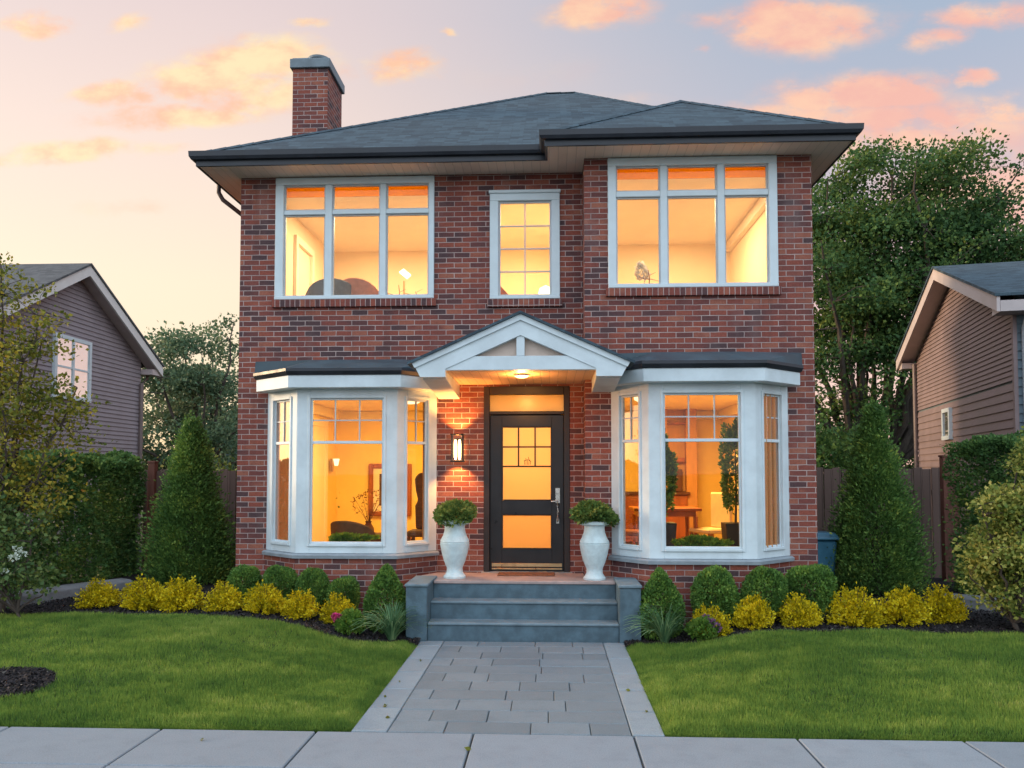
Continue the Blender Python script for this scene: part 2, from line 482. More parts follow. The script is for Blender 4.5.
M = {}
M['brick'] = brick_mat('brick')
M['soldier'] = brick_mat('soldier_brick', bw=.066, rh=.5, offset=0.0, mortar=.005)
M['shingle'] = shingle_mat('slate_shingle', (.017, .034, .050), (.054, .094, .122))
M['shingle_grey'] = shingle_mat('grey_shingle', (.05, .055, .06), (.11, .115, .12))
M['metal_roof'] = plain('blue_grey_metal', (.05, .082, .105), .45, .2, 3, metal=0.0, bump=.1)
M['gutter'] = plain('gutter_navy', (.026, .030, .040), .4, .2, 4)
M['white'] = plain('white_paint', (.62, .70, .74), .5, .09, 3, bump=.06, bscale=90)
M['white_frame'] = plain('white_window_paint', (.62, .70, .74), .45, .04, 5)
M['bead'] = plain('muntin_grey', (.50, .53, .55), .45, .05, 5)
M['soffit'] = plank_mat('soffit_boards', (.90, .73, .60), .11, 0, .55, .30, .06)  # warm peach glow under the eaves is put into the board colour
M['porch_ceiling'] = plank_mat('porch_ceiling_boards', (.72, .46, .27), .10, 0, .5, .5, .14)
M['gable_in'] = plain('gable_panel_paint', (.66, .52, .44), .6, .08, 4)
M['sill'] = plain('sill_stone', (.27, .31, .345), .7, .12, 8, bump=.2)
M['black'] = plain('door_black', (.016, .015, .017), .35, .15, 5)
M['dark_frame'] = plain('door_frame_brown', (.030, .021, .019), .45, .2, 5)
M['glass'] = glass_mat('window_glass', (.98, .97, .95), .45)
M['frosted'] = frosted_mat('frosted_glass', (1.0, .93, .80))
M['steel'] = plain('brushed_steel', (.55, .53, .50), .28, .08, 20, metal=1.0)
M['brass'] = plain('brass_strip', (.55, .40, .22), .35, .1, 20, metal=1.0)
M['chim_cap'] = plain('chimney_cap_metal', (.16, .20, .23), .5, .2, 4, bump=.1)
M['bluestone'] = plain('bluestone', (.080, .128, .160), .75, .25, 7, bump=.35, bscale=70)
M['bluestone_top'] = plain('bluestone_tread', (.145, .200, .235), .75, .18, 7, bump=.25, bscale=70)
M['porch_floor'] = plain('porch_floor_stone', (.38, .29, .27), .7, .15, 6, bump=.2)
M['concrete'] = plain('concrete', (.30, .315, .34), .85, .16, 2.2, bump=.35, bscale=130)
M['concrete_dark'] = plain('old_concrete', (.17, .175, .185), .85, .25, 4, bump=.3)
M['joint'] = plain('joint_sand', (.085, .085, .083), .9, .3, 20, bump=.3)
M['asphalt'] = plain('asphalt', (.05, .05, .052), .9, .25, 8, bump=.5, bscale=160)
M['urn'] = plain('urn_stone', (.56, .66, .68), .75, .10, 14, bump=.5, bscale=50)
M['soil'] = plain('soil', (.02, .015, .012), .95, .3, 20, bump=.5)
M['mulch'] = plain('mulch', (.009, .007, .009), .95, .5, 30, bump=.9, bscale=45)
M['bark'] = plain('bark', (.075, .058, .048), .9, .35, 8, bump=.7, bscale=30, streak=True)
M['fence'] = plank_mat('fence_boards', (.14, .088, .072), .14, 0, .8)
M['fence_post'] = plain('fence_post_wood', (.17, .068, .048), .8, .25, 6, bump=.4, streak=True)
M['side_left'] = plain('mauve_siding', (.30, .255, .275), .65, .10, 2.5, bump=.08)
M['side_right'] = plain('plum_siding', (.25, .185, .185), .65, .12, 2.0, bump=.08)
M['side_blue'] = plain('slate_blue_siding', (.15, .20, .24), .65, .10, 2.5, bump=.08)
M['trim'] = plain('trim_white', (.70, .68, .66), .5, .06, 3)
M['rose_trim'] = plain('fascia_rose_grey', (.55, .47, .46), .55, .08, 3)
M['pipe_pale'] = plain('downspout_pale', (.55, .60, .64), .4, .06, 4)
M['pipe_brown'] = plain('downspout_brown', (.20, .15, .14), .45, .1, 4)
M['curtain'] = plain('curtain_cloth', (.74, .80, .86), .9, .08, 4)  # bright sky mirrored in the neighbour's pane, put into a pale colour
def cloth_mat(name, col, tr):
    m, t = new_mat(name)
    uv = t.n('ShaderNodeTexCoord').outputs['Object']
    ns = t.n('ShaderNodeTexNoise', {'Vector': uv, 'Scale': 60.0, 'Detail': 3.0})
    c = t.mix(ns.outputs['Fac'], tuple(x * .85 for x in col), tuple(x * 1.1 for x in col))
    d = t.n('ShaderNodeBsdfDiffuse', {'Color': c}); l = t.n('ShaderNodeBsdfTranslucent', {'Color': c})
    t.link(t.n('ShaderNodeMixShader', {0: tr, 1: d.outputs[0], 2: l.outputs[0]}).outputs[0], t.out.inputs[0])
    return m
M['curtain_tan'] = cloth_mat('curtain_tan', (.78, .50, .26), .6)
M['blind'] = cloth_mat('blind_fabric', (.95, .58, .02), .85)  # orange tone stands in for the less lit ceiling near the window
M['white_petal_thin'] = cloth_mat('white_orchid_petal', (.90, .88, .82), .5)
M['cabinet_tan'] = plain('cabinet_tan', (.50, .26, .10), .6, .15, 4, streak=True)
M['plaster_cream'] = plain('plaster_cream', (.84, .71, .50), .85, .03, 3)
M['plaster_yellow'] = plain('plaster_yellow', (.86, .66, .22), .85, .04, 3)
M['ceiling_in'] = plain('ceiling_paint', (.86, .75, .58), .85, .03, 3)
M['floor_in'] = plank_mat('oak_floor', (.30, .16, .08), .12, 0, .35)
M['casing_in'] = plain('interior_casing', (.82, .74, .60), .5, .03, 4)

M['wood_dark'] = plain('dark_wood', (.10, .035, .015), .4, .3, 6, streak=True)
M['wood_red'] = plain('cherry_wood', (.30, .09, .03), .4, .25, 6, streak=True)
M['cloth_grey'] = plain('grey_upholstery', (.16, .17, .18), .9, .15, 20, bump=.3)
M['cloth_peach'] = plain('peach_upholstery', (.52, .22, .14), .9, .12, 20, bump=.3)
M['cloth_brown'] = plain('brown_upholstery', (.10, .055, .035), .85, .2, 12, bump=.3)
M['cloth_white'] = plain('white_upholstery', (.78, .62, .40), .85, .06, 10)
M['pot_dark'] = plain('charcoal_pot', (.025, .025, .028), .5, .15, 8)
M['picture'] = None
M['bin'] = plain('blue_bin_plastic', (.045, .16, .25), .4, .12, 6)
M['mat'] = plain('coir_mat', (.20, .085, .045), .95, .3, 30, bump=.7, bscale=120)
M['lamp_ceil'] = lamp_mat('porch_lamp_lens', (1.0, .62, .25), 5.0)
M['bulb'] = lamp_mat('lantern_bulb', (1.0, .66, .28), 14.0)
M['shade'] = lamp_mat('lamp_shade_lit', (1.0, .74, .40), 2.2)
M['downpipe'] = plain('downpipe_brown', (.075, .05, .05), .45, .15, 6)
M['iron'] = plain('black_iron', (.012, .011, .011), .5, .2, 10)

# ------------------------------------------------------------------ terrain
WX0, WX1 = -1.43, .81            # walkway edges
WY0, WY1 = 5.75, 8.86            # walkway from the pavement to the steps
YF, YB = 10.2, 9.75              # main facade, projecting right block
def sm(t):
    t = np.clip(t, 0, 1); return t * t * (3 - 2 * t)
def ground(x, y):
    x = np.asarray(x, float); y = np.asarray(y, float)
    fy = sm((y - 5.8) / 2.7)
    l = .045 + .265 * sm((WX0 - x) / 2.1) * fy
    r = .045 + .195 * sm((x - WX1) / 1.7) * fy
    g = np.where(x < WX0, l, np.where(x > WX1, r, .0))
    return g
def gz(x, y): return float(ground(x, y))
LEFT_EDGE = [(-9.0, 8.62), (-5.9, 8.64), (-4.6, 8.66), (-3.6, 8.62), (-2.7, 8.50), (-2.1, 8.45), (-1.75, 8.50), (-1.45, 8.62)]
RIGHT_EDGE = [(.80, 8.60), (1.05, 8.52), (1.4, 8.46), (2.2, 8.42), (3.2, 8.45), (4.2, 8.42), (5.2, 8.30), (9.0, 8.1)]
def edge_y(x, e):
    return np.interp(x, [p[0] for p in e], [p[1] for p in e])

gm, gt = new_mat('far_ground')
_co = gt.n('ShaderNodeTexCoord').outputs['Object']
_n = gt.n('ShaderNodeTexNoise', {'Vector': _co, 'Scale': .4, 'Detail': 6.0})
_c = gt.ramp(_n.outputs['Fac'], [(.3, (.020, .030, .012)), (.7, (.045, .060, .022))])
gt.link(gt.n('ShaderNodeBsdfPrincipled', {'Base Color': _c, 'Roughness': .95}).outputs[0], gt.out.inputs[0])
g = MB(); g.add([(-1500, -1500, -.12), (1500, -1500, -.12), (1500, 1500, -.12), (-1500, 1500, -.12)], [(0, 1, 2, 3)])
tag(g.build('ground', gm), kind='structure')

r = MB(); r.box(-60, 60, -5, 3.3, -.5, -.10)
tag(r.build('road', M['asphalt']), kind='structure')
k = MB(); k.box(-60, 60, 3.3, 3.46, -.5, -.004)
tag(k.build('kerb', M['concrete'], bevel=.015), kind='structure')

# pavement slabs
def slab_mat(name, col, dv=.14):
    m, t = new_mat(name)
    g_ = t.n('ShaderNodeNewGeometry'); co = t.n('ShaderNodeTexCoord').outputs['Object']
    ns = t.n('ShaderNodeTexNoise', {'Vector': co, 'Scale': 1.7, 'Detail': 7.0, 'Roughness': .65})
    fine = t.n('ShaderNodeTexNoise', {'Vector': co, 'Scale': 110.0, 'Detail': 3.0})
    st = t.n('ShaderNodeTexNoise', {'Vector': co, 'Scale': 5.0, 'Detail': 6.0, 'Roughness': .7})
    v = t.math('ADD', t.math('MULTIPLY', g_.outputs['Random Per Island'], .55), t.math('MULTIPLY', ns.outputs['Fac'], .45))
    c = t.ramp(v, [(.1, tuple(x * (1 - dv) for x in col)), (.5, col), (.9, tuple(x * (1 + dv) for x in col))])
    c = t.mix(t.maprange(st.outputs['Fac'], .42, .80, 0, .40), c, tuple(x * .62 for x in col))
    c = t.mix(.5, c, t.ramp(fine.outputs['Fac'], [(.3, (.7, .7, .7)), (.7, (1.3, 1.3, 1.3))]), 'MULTIPLY')
    b = t.n('ShaderNodeBump', {'Height': t.math('ADD', t.math('MULTIPLY', fine.outputs['Fac'], .7), t.math('MULTIPLY', st.outputs['Fac'], .4)), 'Strength': .35, 'Distance': .008})
    t.link(t.n('ShaderNodeBsdfPrincipled', {'Base Color': c, 'Roughness': .72, 'Normal': b.outputs[0]}).outputs[0], t.out.inputs[0])
    return m
M['slab'] = slab_mat('pavement_slab', (.235, .270, .310), .10)
M['paver'] = slab_mat('slate_paver', (.172, .208, .236), .18)
M['border'] = slab_mat('border_paver', (.245, .29, .325), .08)
s = MB()
x = -.544 - 1.13 * 12
while x < 14:
    s.box(x + .007, x + 1.123, 5.035, WY0 - .008, -.1, 0)
    s.box(x + .007, x + 1.123, 3.47, 5.022, -.1, 0)
    x += 1.13
tag(s.build('sidewalk', M['slab'], bevel=.007), kind='structure')
b = MB(); b.box(-60, 60, 3.46, WY0, -.3, -.022)
b.box(WX0 + .01, WX1 - .01, WY0, WY1 + .05, -.3, -.018)
tag(b.build('paving_bed', M['joint']), kind='structure')
# walkway: bond of slate pavers between pale border slabs
rng = random.Random(3)
p = MB()
y = WY0 + .004; row = 0
fx0, fx1 = WX0 + .265, WX1 - .235
while y < WY1 - .05:
    h = .29 if row else .26
    h = min(h, WY1 - y)
    xs = [fx0]
    x = fx0 + (.22 if row % 2 else .43) + rng.uniform(-.05, .05)
    while x < fx1 - .2:
        xs.append(x); x += rng.choice([.40, .43, .46, .43, .62])
    xs.append(fx1)
    for a, c in zip(xs, xs[1:]):
        dz_ = rng.uniform(-.003, .002)
        p.box(a + .003, c - .003, y + .003, y + h - .003, -.05, dz_)
    y += h; row += 1
tag(p.build('walkway', M['paver'], bevel=.005), kind='structure')
p = MB()
for a, c in ((WX0, fx0), (fx1, WX1)):
    y = WY0 + .004
    while y < WY1 - .1:
        h = min(rng.uniform(.52, .64), WY1 - y)
        p.box(a + .004, c - .004, y + .004, y + h - .004, -.05, rng.uniform(0, .003))
        y += h
tag(p.build('walkway_border', M['border'], bevel=.006), kind='structure')

# lawns: a height-field sheet per side, with an earth edge
lm, lt = new_mat('lawn_soil')
_co = lt.n('ShaderNodeTexCoord').outputs['Object']
_n = lt.n('ShaderNodeTexNoise', {'Vector': _co, 'Scale': 14.0, 'Detail': 6.0})
_c = lt.ramp(_n.outputs['Fac'], [(.3, (.020, .036, .010)), (.7, (.045, .075, .018))])
lt.link(lt.n('ShaderNodeBsdfPrincipled', {'Base Color': _c, 'Roughness': .95}).outputs[0], lt.out.inputs[0])
gm2, gt2 = new_mat('grass_blades')
_g = gt2.n('ShaderNodeNewGeometry'); _co = gt2.n('ShaderNodeTexCoord').outputs['Object']
_n = gt2.n('ShaderNodeTexNoise', {'Vector': gt2.n('ShaderNodeMapping', {0: _co, 3: (.5, 1.7, 1)}).outputs[0], 'Scale': 1.3, 'Detail': 5.0, 'Roughness': .6})
_n2 = gt2.n('ShaderNodeTexNoise', {'Vector': _co, 'Scale': 5.0, 'Detail': 4.0})
_v = gt2.math('ADD', gt2.math('MULTIPLY', _g.outputs['Random Per Island'], .46), gt2.math('ADD', gt2.maprange(_n.outputs['Fac'], .33, .67, 0, .40), gt2.maprange(_n2.outputs['Fac'], .35, .65, 0, .16)))
_c = gt2.ramp(_v, [(0.05, (.058, .130, .032)), (.3, (.112, .212, .042)), (.6, (.195, .305, .055)), (.82, (.32, .41, .08)), (1.0, (.50, .50, .17))])
_p = gt2.n('ShaderNodeBsdfPrincipled', {'Base Color': _c, 'Roughness': .6, 'Specular IOR Level': .12})
_t = gt2.n('ShaderNodeBsdfTranslucent', {'Color': _c})
gt2.link(gt2.n('ShaderNodeMixShader', {0: .3, 1: _p.outputs[0], 2: _t.outputs[0]}).outputs[0], gt2.out.inputs[0])

BX, BY, BR = -4.62, 6.57, .36      # round mulch cut-out at the left edge of the lawn
def lawn_inside(x, y, side):
    if side < 0:
        ok = (x < WX0 - .003) & (y < edge_y(x, LEFT_EDGE))
        ok &= ((x - BX) / (BR * 1.25)) ** 2 + ((y - BY) / BR) ** 2 > 1
        # rounded corner at the walkway and pavement
        cx, cy, cr = WX0 - .003 - .05, WY0 + .015 + .05, .05
        ok &= ~((x > cx) & (y < cy) & ((x - cx) ** 2 + (y - cy) ** 2 > cr * cr))
        cx, cy, cr = WX0 - .02 - .30, 8.62 - .36, .34
    else:
        ok = (x > WX1 + .003) & (y < edge_y(x, RIGHT_EDGE))
        cx, cy, cr = WX1 + .003 + .05, WY0 + .015 + .05, .05
        ok &= ~((x < cx) & (y < cy) & ((x - cx) ** 2 + (y - cy) ** 2 > cr * cr))
    return ok & (y > WY0 + .014)
nr = np.random.default_rng(11)
def turf(x, y, side):
    """height of the turf: the ground with softly rounded edges at the paving"""
    sx_ = (WX0 - x) if side < 0 else (x - WX1)
    d_ = np.minimum(y - WY0 - .016, sx_)
    return ground(x, y) - .022 + .012 * np.sin(x * 5.1) * np.sin(y * 4.3) - .042 * (1 - sm(d_ / .13)) + .006 * np.sin(x * 23 + y * 7) * np.sin(y * 19)
def lawn(side):
    x0, x1 = (-9.0, WX0) if side < 0 else (WX1, 9.0)
    n = 110
    xs = (x0 + (x1 - x0) * np.linspace(0, 1, n) ** .5) if side < 0 else (x0 + (x1 - x0) * np.linspace(0, 1, n) ** 2); V = []; F = []
    e = LEFT_EDGE if side < 0 else RIGHT_EDGE
    m = 50
    for i, xx in enumerate(xs):
        y1 = edge_y(xx, e)
        ys = WY0 + .016 + (y1 - WY0 - .016) * np.linspace(0, 1, m) ** 1.7
        zz = turf(np.full(m, xx), ys, side)
        V += [(xx, a, b_) for a, b_ in zip(ys, zz)]
    for i in range(n - 1):
        for j in range(m - 1):
            a = i * m + j
            F.append((a, a + m, a + m + 1, a + 1))
    # skirt along the pavement and along the walkway
    def skirt(idx):
        base_i = len(V)
        for q in idx: V.append((V[q][0], V[q][1], -.11))
        for q in range(len(idx) - 1): F.append((idx[q], idx[q + 1], base_i + q + 1, base_i + q))
    skirt([i * m for i in range(n)])
    col = (n - 1) if side < 0 else 0
    skirt([col * m + j for j in range(m)])
    o = fast_mesh('lawn', V, F, lm, smooth=True)
    tag(o, kind='structure')
    # blades
    N = 260000
    if side < 0: bx = WX0 - (WX0 + 7.2) * nr.random(N) ** 1.15
    else: bx = WX1 + (7.0 - WX1) * nr.random(N) ** 1.15
    by = WY0 + .016 + 2.95 * nr.random(N) ** 1.2
    ne = 26000                                   # blades along the pavement and walkway edges hang over the soil edge
    e1 = nr.random(ne) < .65
    ex_ = np.where(e1, (WX0 - 6.5 * nr.random(ne)) if side < 0 else (WX1 + 6.5 * nr.random(ne)), (WX0 - .004 - .05 * nr.random(ne)) if side < 0 else (WX1 + .004 + .05 * nr.random(ne)))
    ey_ = np.where(e1, WY0 + .015 + .05 * nr.random(ne), WY0 + .08 + 2.75 * nr.random(ne))
    bx = np.concatenate([bx, ex_]); by = np.concatenate([by, ey_])
    k = lawn_inside(bx, by, side)
    bx, by = bx[k], by[k]; N = len(bx)
    bz = turf(bx, by, side)
    th = nr.random(N) * 2 * np.pi
    ln = nr.uniform(.020, .048, N) * (1 + .18 * np.sin(bx * 3.1 + 1) * np.sin(by * 2.7))
    w = nr.uniform(.0022, .0042, N)
    lean = nr.uniform(0, .022, N); la = nr.random(N) * 2 * np.pi
    near_e = np.clip(1 - (by - WY0 - .015) / .06, 0, 1)
    sx_ = (WX0 - bx) if side < 0 else (bx - WX1)
    near_s = np.clip(1 - sx_ / .06, 0, 1)
    hang = np.maximum(near_e, near_s)
    c, s_ = np.cos(th), np.sin(th)
    a = np.stack([bx - c * w, by - s_ * w, bz], 1)
    b_ = np.stack([bx + c * w, by + s_ * w, bz], 1)
    t_ = np.stack([bx + lean * np.cos(la) - side * .030 * near_s * nr.random(N), by + lean * np.sin(la) - .030 * near_e * nr.random(N), bz + ln * (1 - .75 * hang * nr.random(N))], 1)
    V = np.stack([a, b_, t_], 1).reshape(-1, 3)
    F = np.arange(N * 3).reshape(-1, 3)
    o = fast_mesh('grass', V, F, gm2)
    tag(o, 'short mown green grass of the ' + ('left' if side < 0 else 'right') + ' front lawn', 'grass', kind='stuff')
lawn(-1); lawn(1)

# mulch beds: sheet following the ground plus loose chips
def bed(side):
    e = LEFT_EDGE if side < 0 else RIGHT_EDGE
    xs = np.linspace(-14, WX0 - .0, 140) if side < 0 else np.linspace(WX1 + .0, 14, 140)
    m = 60; V = []; F = []
    for xx in xs:
        y0 = edge_y(xx, e) - .06
        ys = y0 + (17.0 - y0) * np.linspace(0, 1, m) ** 2
        zz = ground(np.full(m, xx), ys) - .035 + .012 * np.sin(xx * 17) * np.sin(ys * 19) + nr.normal(0, .004, m)
        zz[0] = zz[0] - .05
        V += [(xx, a, b_) for a, b_ in zip(ys, zz)]
    for i in range(len(xs) - 1):
        for j in range(m - 1):
            a = i * m + j
            F.append((a, a + m, a + m + 1, a + 1))
    o = fast_mesh('mulch_bed', V, F, M['mulch'], smooth=True)
    tag(o, kind='structure')
    N = 26000
    cx = (WX0 - 5.8 * nr.random(N) ** 1.1) if side < 0 else (WX1 + 5.8 * nr.random(N) ** 1.1)
    cy = edge_y(cx, e) - .01 + 1.9 * nr.random(N) ** 1.7
    if side < 0:
        n2_ = 5000
        rr, an = np.sqrt(nr.random(n2_)), nr.random(n2_) * 2 * np.pi
        cx = np.concatenate([cx, BX + rr * np.cos(an) * BR * 1.27]); cy = np.concatenate([cy, BY + rr * np.sin(an) * BR * 1.02])
    N = len(cx)
    cz = ground(cx, cy) - .03 + nr.random(N) * .024
    th = nr.random(N) * np.pi * 2; ph = nr.normal(0, .5, N)
    L = nr.uniform(.010, .030, N); W = nr.uniform(.004, .010, N)
    d = np.stack([np.cos(th) * np.cos(ph), np.sin(th) * np.cos(ph), np.sin(ph)], 1)
    q = np.stack([-np.sin(th), np.cos(th), nr.normal(0, .5, N)], 1)
    c = np.stack([cx, cy, cz], 1)
    up = np.cross(d, q); up /= np.linalg.norm(up, axis=1)[:, None]
    A = c - d * L[:, None] - q * W[:, None] * .6; B = c + d * L[:, None] * .8 - q * W[:, None]
    C = c + d * L[:, None] + q * W[:, None] * .7; D = c - d * L[:, None] * .9 + q * W[:, None]
    E = c + up * .006
    V = np.stack([A, B, C, D, E], 1).reshape(-1, 3)
    i = np.arange(N)[:, None] * 5
    F = np.concatenate([i + [0, 1, 4], i + [1, 2, 4], i + [2, 3, 4], i + [3, 0, 4]], 0)
    o = fast_mesh('mulch_chips', V, F, M['chips'])
    tag(o, 'dark bark chips covering the ' + ('left' if side < 0 else 'right') + ' planting bed', 'mulch', kind='stuff')
cm, ct = new_mat('bark_chips')
_g = ct.n('ShaderNodeNewGeometry')
_c = ct.ramp(_g.outputs['Random Per Island'], [(0, (.005, .004, .005)), (.7, (.015, .011, .013)), (.93, (.032, .023, .026)), (.99, (.07, .055, .05)), (1.0, (.20, .18, .15))])
ct.link(ct.n('ShaderNodeBsdfPrincipled', {'Base Color': _c, 'Roughness': .85}).outputs[0], ct.out.inputs[0])
M['chips'] = cm
bed(-1); bed(1)

# ------------------------------------------------------------------ the brick house
HOUSE = empty('brick_house', (-.38, YF, 0), 'two storey red brick house with a hipped slate roof and lit windows', 'house')
ZS = 5.73                        # soffit level
XL, XM, XR, YBK = -4.05, .43, 3.19, 17.9
UL = (-3.58, -1.49, 4.105, 5.715); UM = (-.767, .136, 4.083, 5.49); UR = (.72, 2.77, 4.105, 5.72)
BAYL = (-3.655, -1.445, YF); BAYR = (.743, 2.865, YB)
BZ0, BZ1 = .865, 2.90            # bay frame bottom, top
DX0, DX1, DZ0, DZ1 = -.842, .255, .60, 2.96

def holes_wall(mb, x0, x1, z0, z1, y, th, holes):
    """wall slab facing -Y with rectangular openings, front face at y"""
    xs = sorted({x0, x1, *[h[0] for h in holes], *[h[1] for h in holes]})
    zs = sorted({z0, z1, *[h[2] for h in holes], *[h[3] for h in holes]})
    for a, b_ in zip(xs, xs[1:]):
        for c, d in zip(zs, zs[1:]):
            mx_, mz_ = (a + b_) / 2, (c + d) / 2
            if any(h[0] < mx_ < h[1] and h[2] < mz_ < h[3] for h in holes): continue
            mb.add([(a, y, c), (b_, y, c), (b_, y, d), (a, y, d)], [(0, 1, 2, 3)])
            mb.add([(a, y + th, c), (b_, y + th, c), (b_, y + th, d), (a, y + th, d)], [(3, 2, 1, 0)])
    for h in holes:
        a, b_, c, d = h
        mb.add([(a, y, c), (b_, y, c), (b_, y + th, c), (a, y + th, c)], [(0, 1, 2, 3)])
        mb.add([(a, y, d), (b_, y, d), (b_, y + th, d), (a, y + th, d)], [(3, 2, 1, 0)])
        mb.add([(a, y, c), (a, y + th, c), (a, y + th, d), (a, y, d)], [(0, 1, 2, 3)])
        mb.add([(b_, y, c), (b_, y + th, c), (b_, y + th, d), (b_, y, d)], [(3, 2, 1, 0)])
TH = .24
def shrink(h, d=.02): return (h[0] + d, h[1] - d, h[2] + d, h[3] - d)
w = MB()
left_holes = [shrink(UL), shrink(UM), (BAYL[0] + .12, BAYL[1] - .12, BZ0 + .04, BZ1 - .05), (DX0 + .02, DX1 - .02, .2, DZ1 - .02)]
right_holes = [shrink(UR), (BAYR[0] + .12, BAYR[1] - .12, BZ0 + .04, BZ1 - .05)]
holes_wall(w, XL, XM, 0, ZS, YF, TH, left_holes)
holes_wall(w, XM, XR, 0, ZS, YB, TH, right_holes)
def quad(mb, a, b_, c, d): mb.add([a, b_, c, d], [(0, 1, 2, 3)])
quad(w, (XM, YF, 0), (XM, YB, 0), (XM, YB, ZS), (XM, YF, ZS))
quad(w, (XL, YBK, 0), (XL, YF, 0), (XL, YF, ZS), (XL, YBK, ZS))
quad(w, (XR, YB, 0), (XR, YBK, 0), (XR, YBK, ZS), (XR, YB, ZS))
quad(w, (XR, YBK, 0), (XL, YBK, 0), (XL, YBK, ZS), (XR, YBK, ZS))
w.build('brick_wall', M['brick'], HOUSE, recalc=False)

# soldier-course bands under the upper windows
for (a, b_, c, d), yy in ((UL, YF), (UM, YF), (UR, YB)):
    q = MB(); q.box(a - .03, b_ + .03, yy - .045, yy + .05, c - .10, c - .002)
    q.build('brick_sill', M['soldier'], HOUSE, bevel=.004)

# roof
EYF, EYB, EXL, EXM, EXR, EBK = 9.75, 9.33, -4.46, -.05, 3.57, 18.4
ZE = 5.885
A = (-.05, 14.0, 8.62); A2 = (.45, 14.0, 8.62)
sl = (A[2] - ZE) / (A[1] - EYF)
PX, PY, PZ = 1.85, 11.15, 7.08
QY = EYF + (PZ - ZE) / sl
rf = MB()
c0 = (EXL, EYF, ZE); c1 = (EXR, EYF, ZE); c2 = (EXR, EBK, ZE); c3 = (EXL, EBK, ZE)
rf.add([c0, c1, A2, A], [(0, 1, 2, 3)])
rf.add([c0, A, c3], [(0, 1, 2)])
rf.add([c1, c2, A2], [(0, 1, 2)])
rf.add([c3, A, A2, c2], [(0, 1, 2, 3)])
up_ = .012
f0 = (EXM, EYB, ZE); f1 = (EXR, EYB, ZE); P_ = (PX, PY, PZ); Q_ = (PX, QY, PZ)
rf.add([f0, f1, P_], [(0, 1, 2)])
rf.add([f0, P_, Q_, (EXM, EYF, ZE + up_)], [(0, 1, 2, 3)])
rf.add([f1, (EXR, EYF, ZE + up_), Q_, P_], [(0, 1, 2, 3)])
roof = rf.build('roof', M['shingle'], HOUSE)
caps = MB()
def hip_cap(a, b_, w_=.065):
    a, b_ = Vector(a), Vector(b_)
    n_ = max(2, int((b_ - a).length / .2)); d = (b_ - a) / n_
    for i in range(n_):
        p0 = a + d * i + Vector((0, 0, .006)); p1 = a + d * (i + 1.06) + Vector((0, 0, .012))
        s_ = d.cross(Vector((0, 0, 1))).normalized() * w_
        dn = Vector((0, 0, -.03))
        caps.add([p0 - s_ + dn, p0 + Vector((0, 0, .012)), p0 + s_ + dn, p1 - s_ + dn, p1 + Vector((0, 0, .012)), p1 + s_ + dn],
                 [(0, 3, 4, 1), (1, 4, 5, 2), (0, 1, 2), (3, 5, 4)])
hip_cap(c0, A); hip_cap(A, A2); hip_cap(c1, A2); hip_cap(f0, P_); hip_cap(f1, P_); hip_cap(P_, Q_)
caps.build('hip_cap', M['shingle'], roof)
PER = [(EXR, EYB), (EXM, EYB), (EXM, EYF), (EXL, EYF), (EXL, EBK), (EXR, EBK)]
so = MB(); so.add([(x, y, ZS) for x, y in PER], [tuple(range(6))])
so.build('soffit', M['soffit'], HOUSE)
fa = MB(); fa.sweep(PER, [(-.03, ZS - .006), (.0, ZS - .006), (.0, ZE - .012), (-.03, ZE - .012)])
fascia = fa.build('fascia', M['gutter'], HOUSE)
gu = MB(); gu.sweep(PER, [(.003, ZS + .060), (.045, ZS + .066), (.066, ZS + .10), (.07, ZE + .010), (.056, ZE + .010), (.05, ZS + .095), (.003, ZS + .085)])
gu.build('gutter', M['gutter'], fascia)
dp = MB(); dp.tube([(-4.50, 10.55, ZS + .06), (-4.50, 10.55, ZS - .06), (-4.44, 10.55, ZS - .16), (-4.22, 10.70, ZS - .33), (-4.13, 10.9, ZS - .42), (-4.10, 11.0, ZS - .55), (-4.10, 11.0, .1)], .030, 10)
dp.build('downspout', M['downpipe'], HOUSE, smooth=True)

# chimney
ch = MB(); ch.box(-3.975, -3.425, 12.0, 12.83, 5.7, 8.13)
chim = ch.build('chimney', M['brick'], HOUSE)
cc = MB(); cc.box(-4.015, -3.385, 11.96, 12.87, 8.13, 8.275)
cc.box(-3.985, -3.415, 11.99, 12.84, 8.275, 8.30)
cc.build('chimney_cap', M['chim_cap'], chim, bevel=.008)
cf = MB(); cf.lathe([(.15, 0), (.15, .035), (.18, .04), (.18, .075), (.15, .08)], (-3.62, 12.2, 8.29), 20)
cf.build('flue', M['chim_cap'], chim)

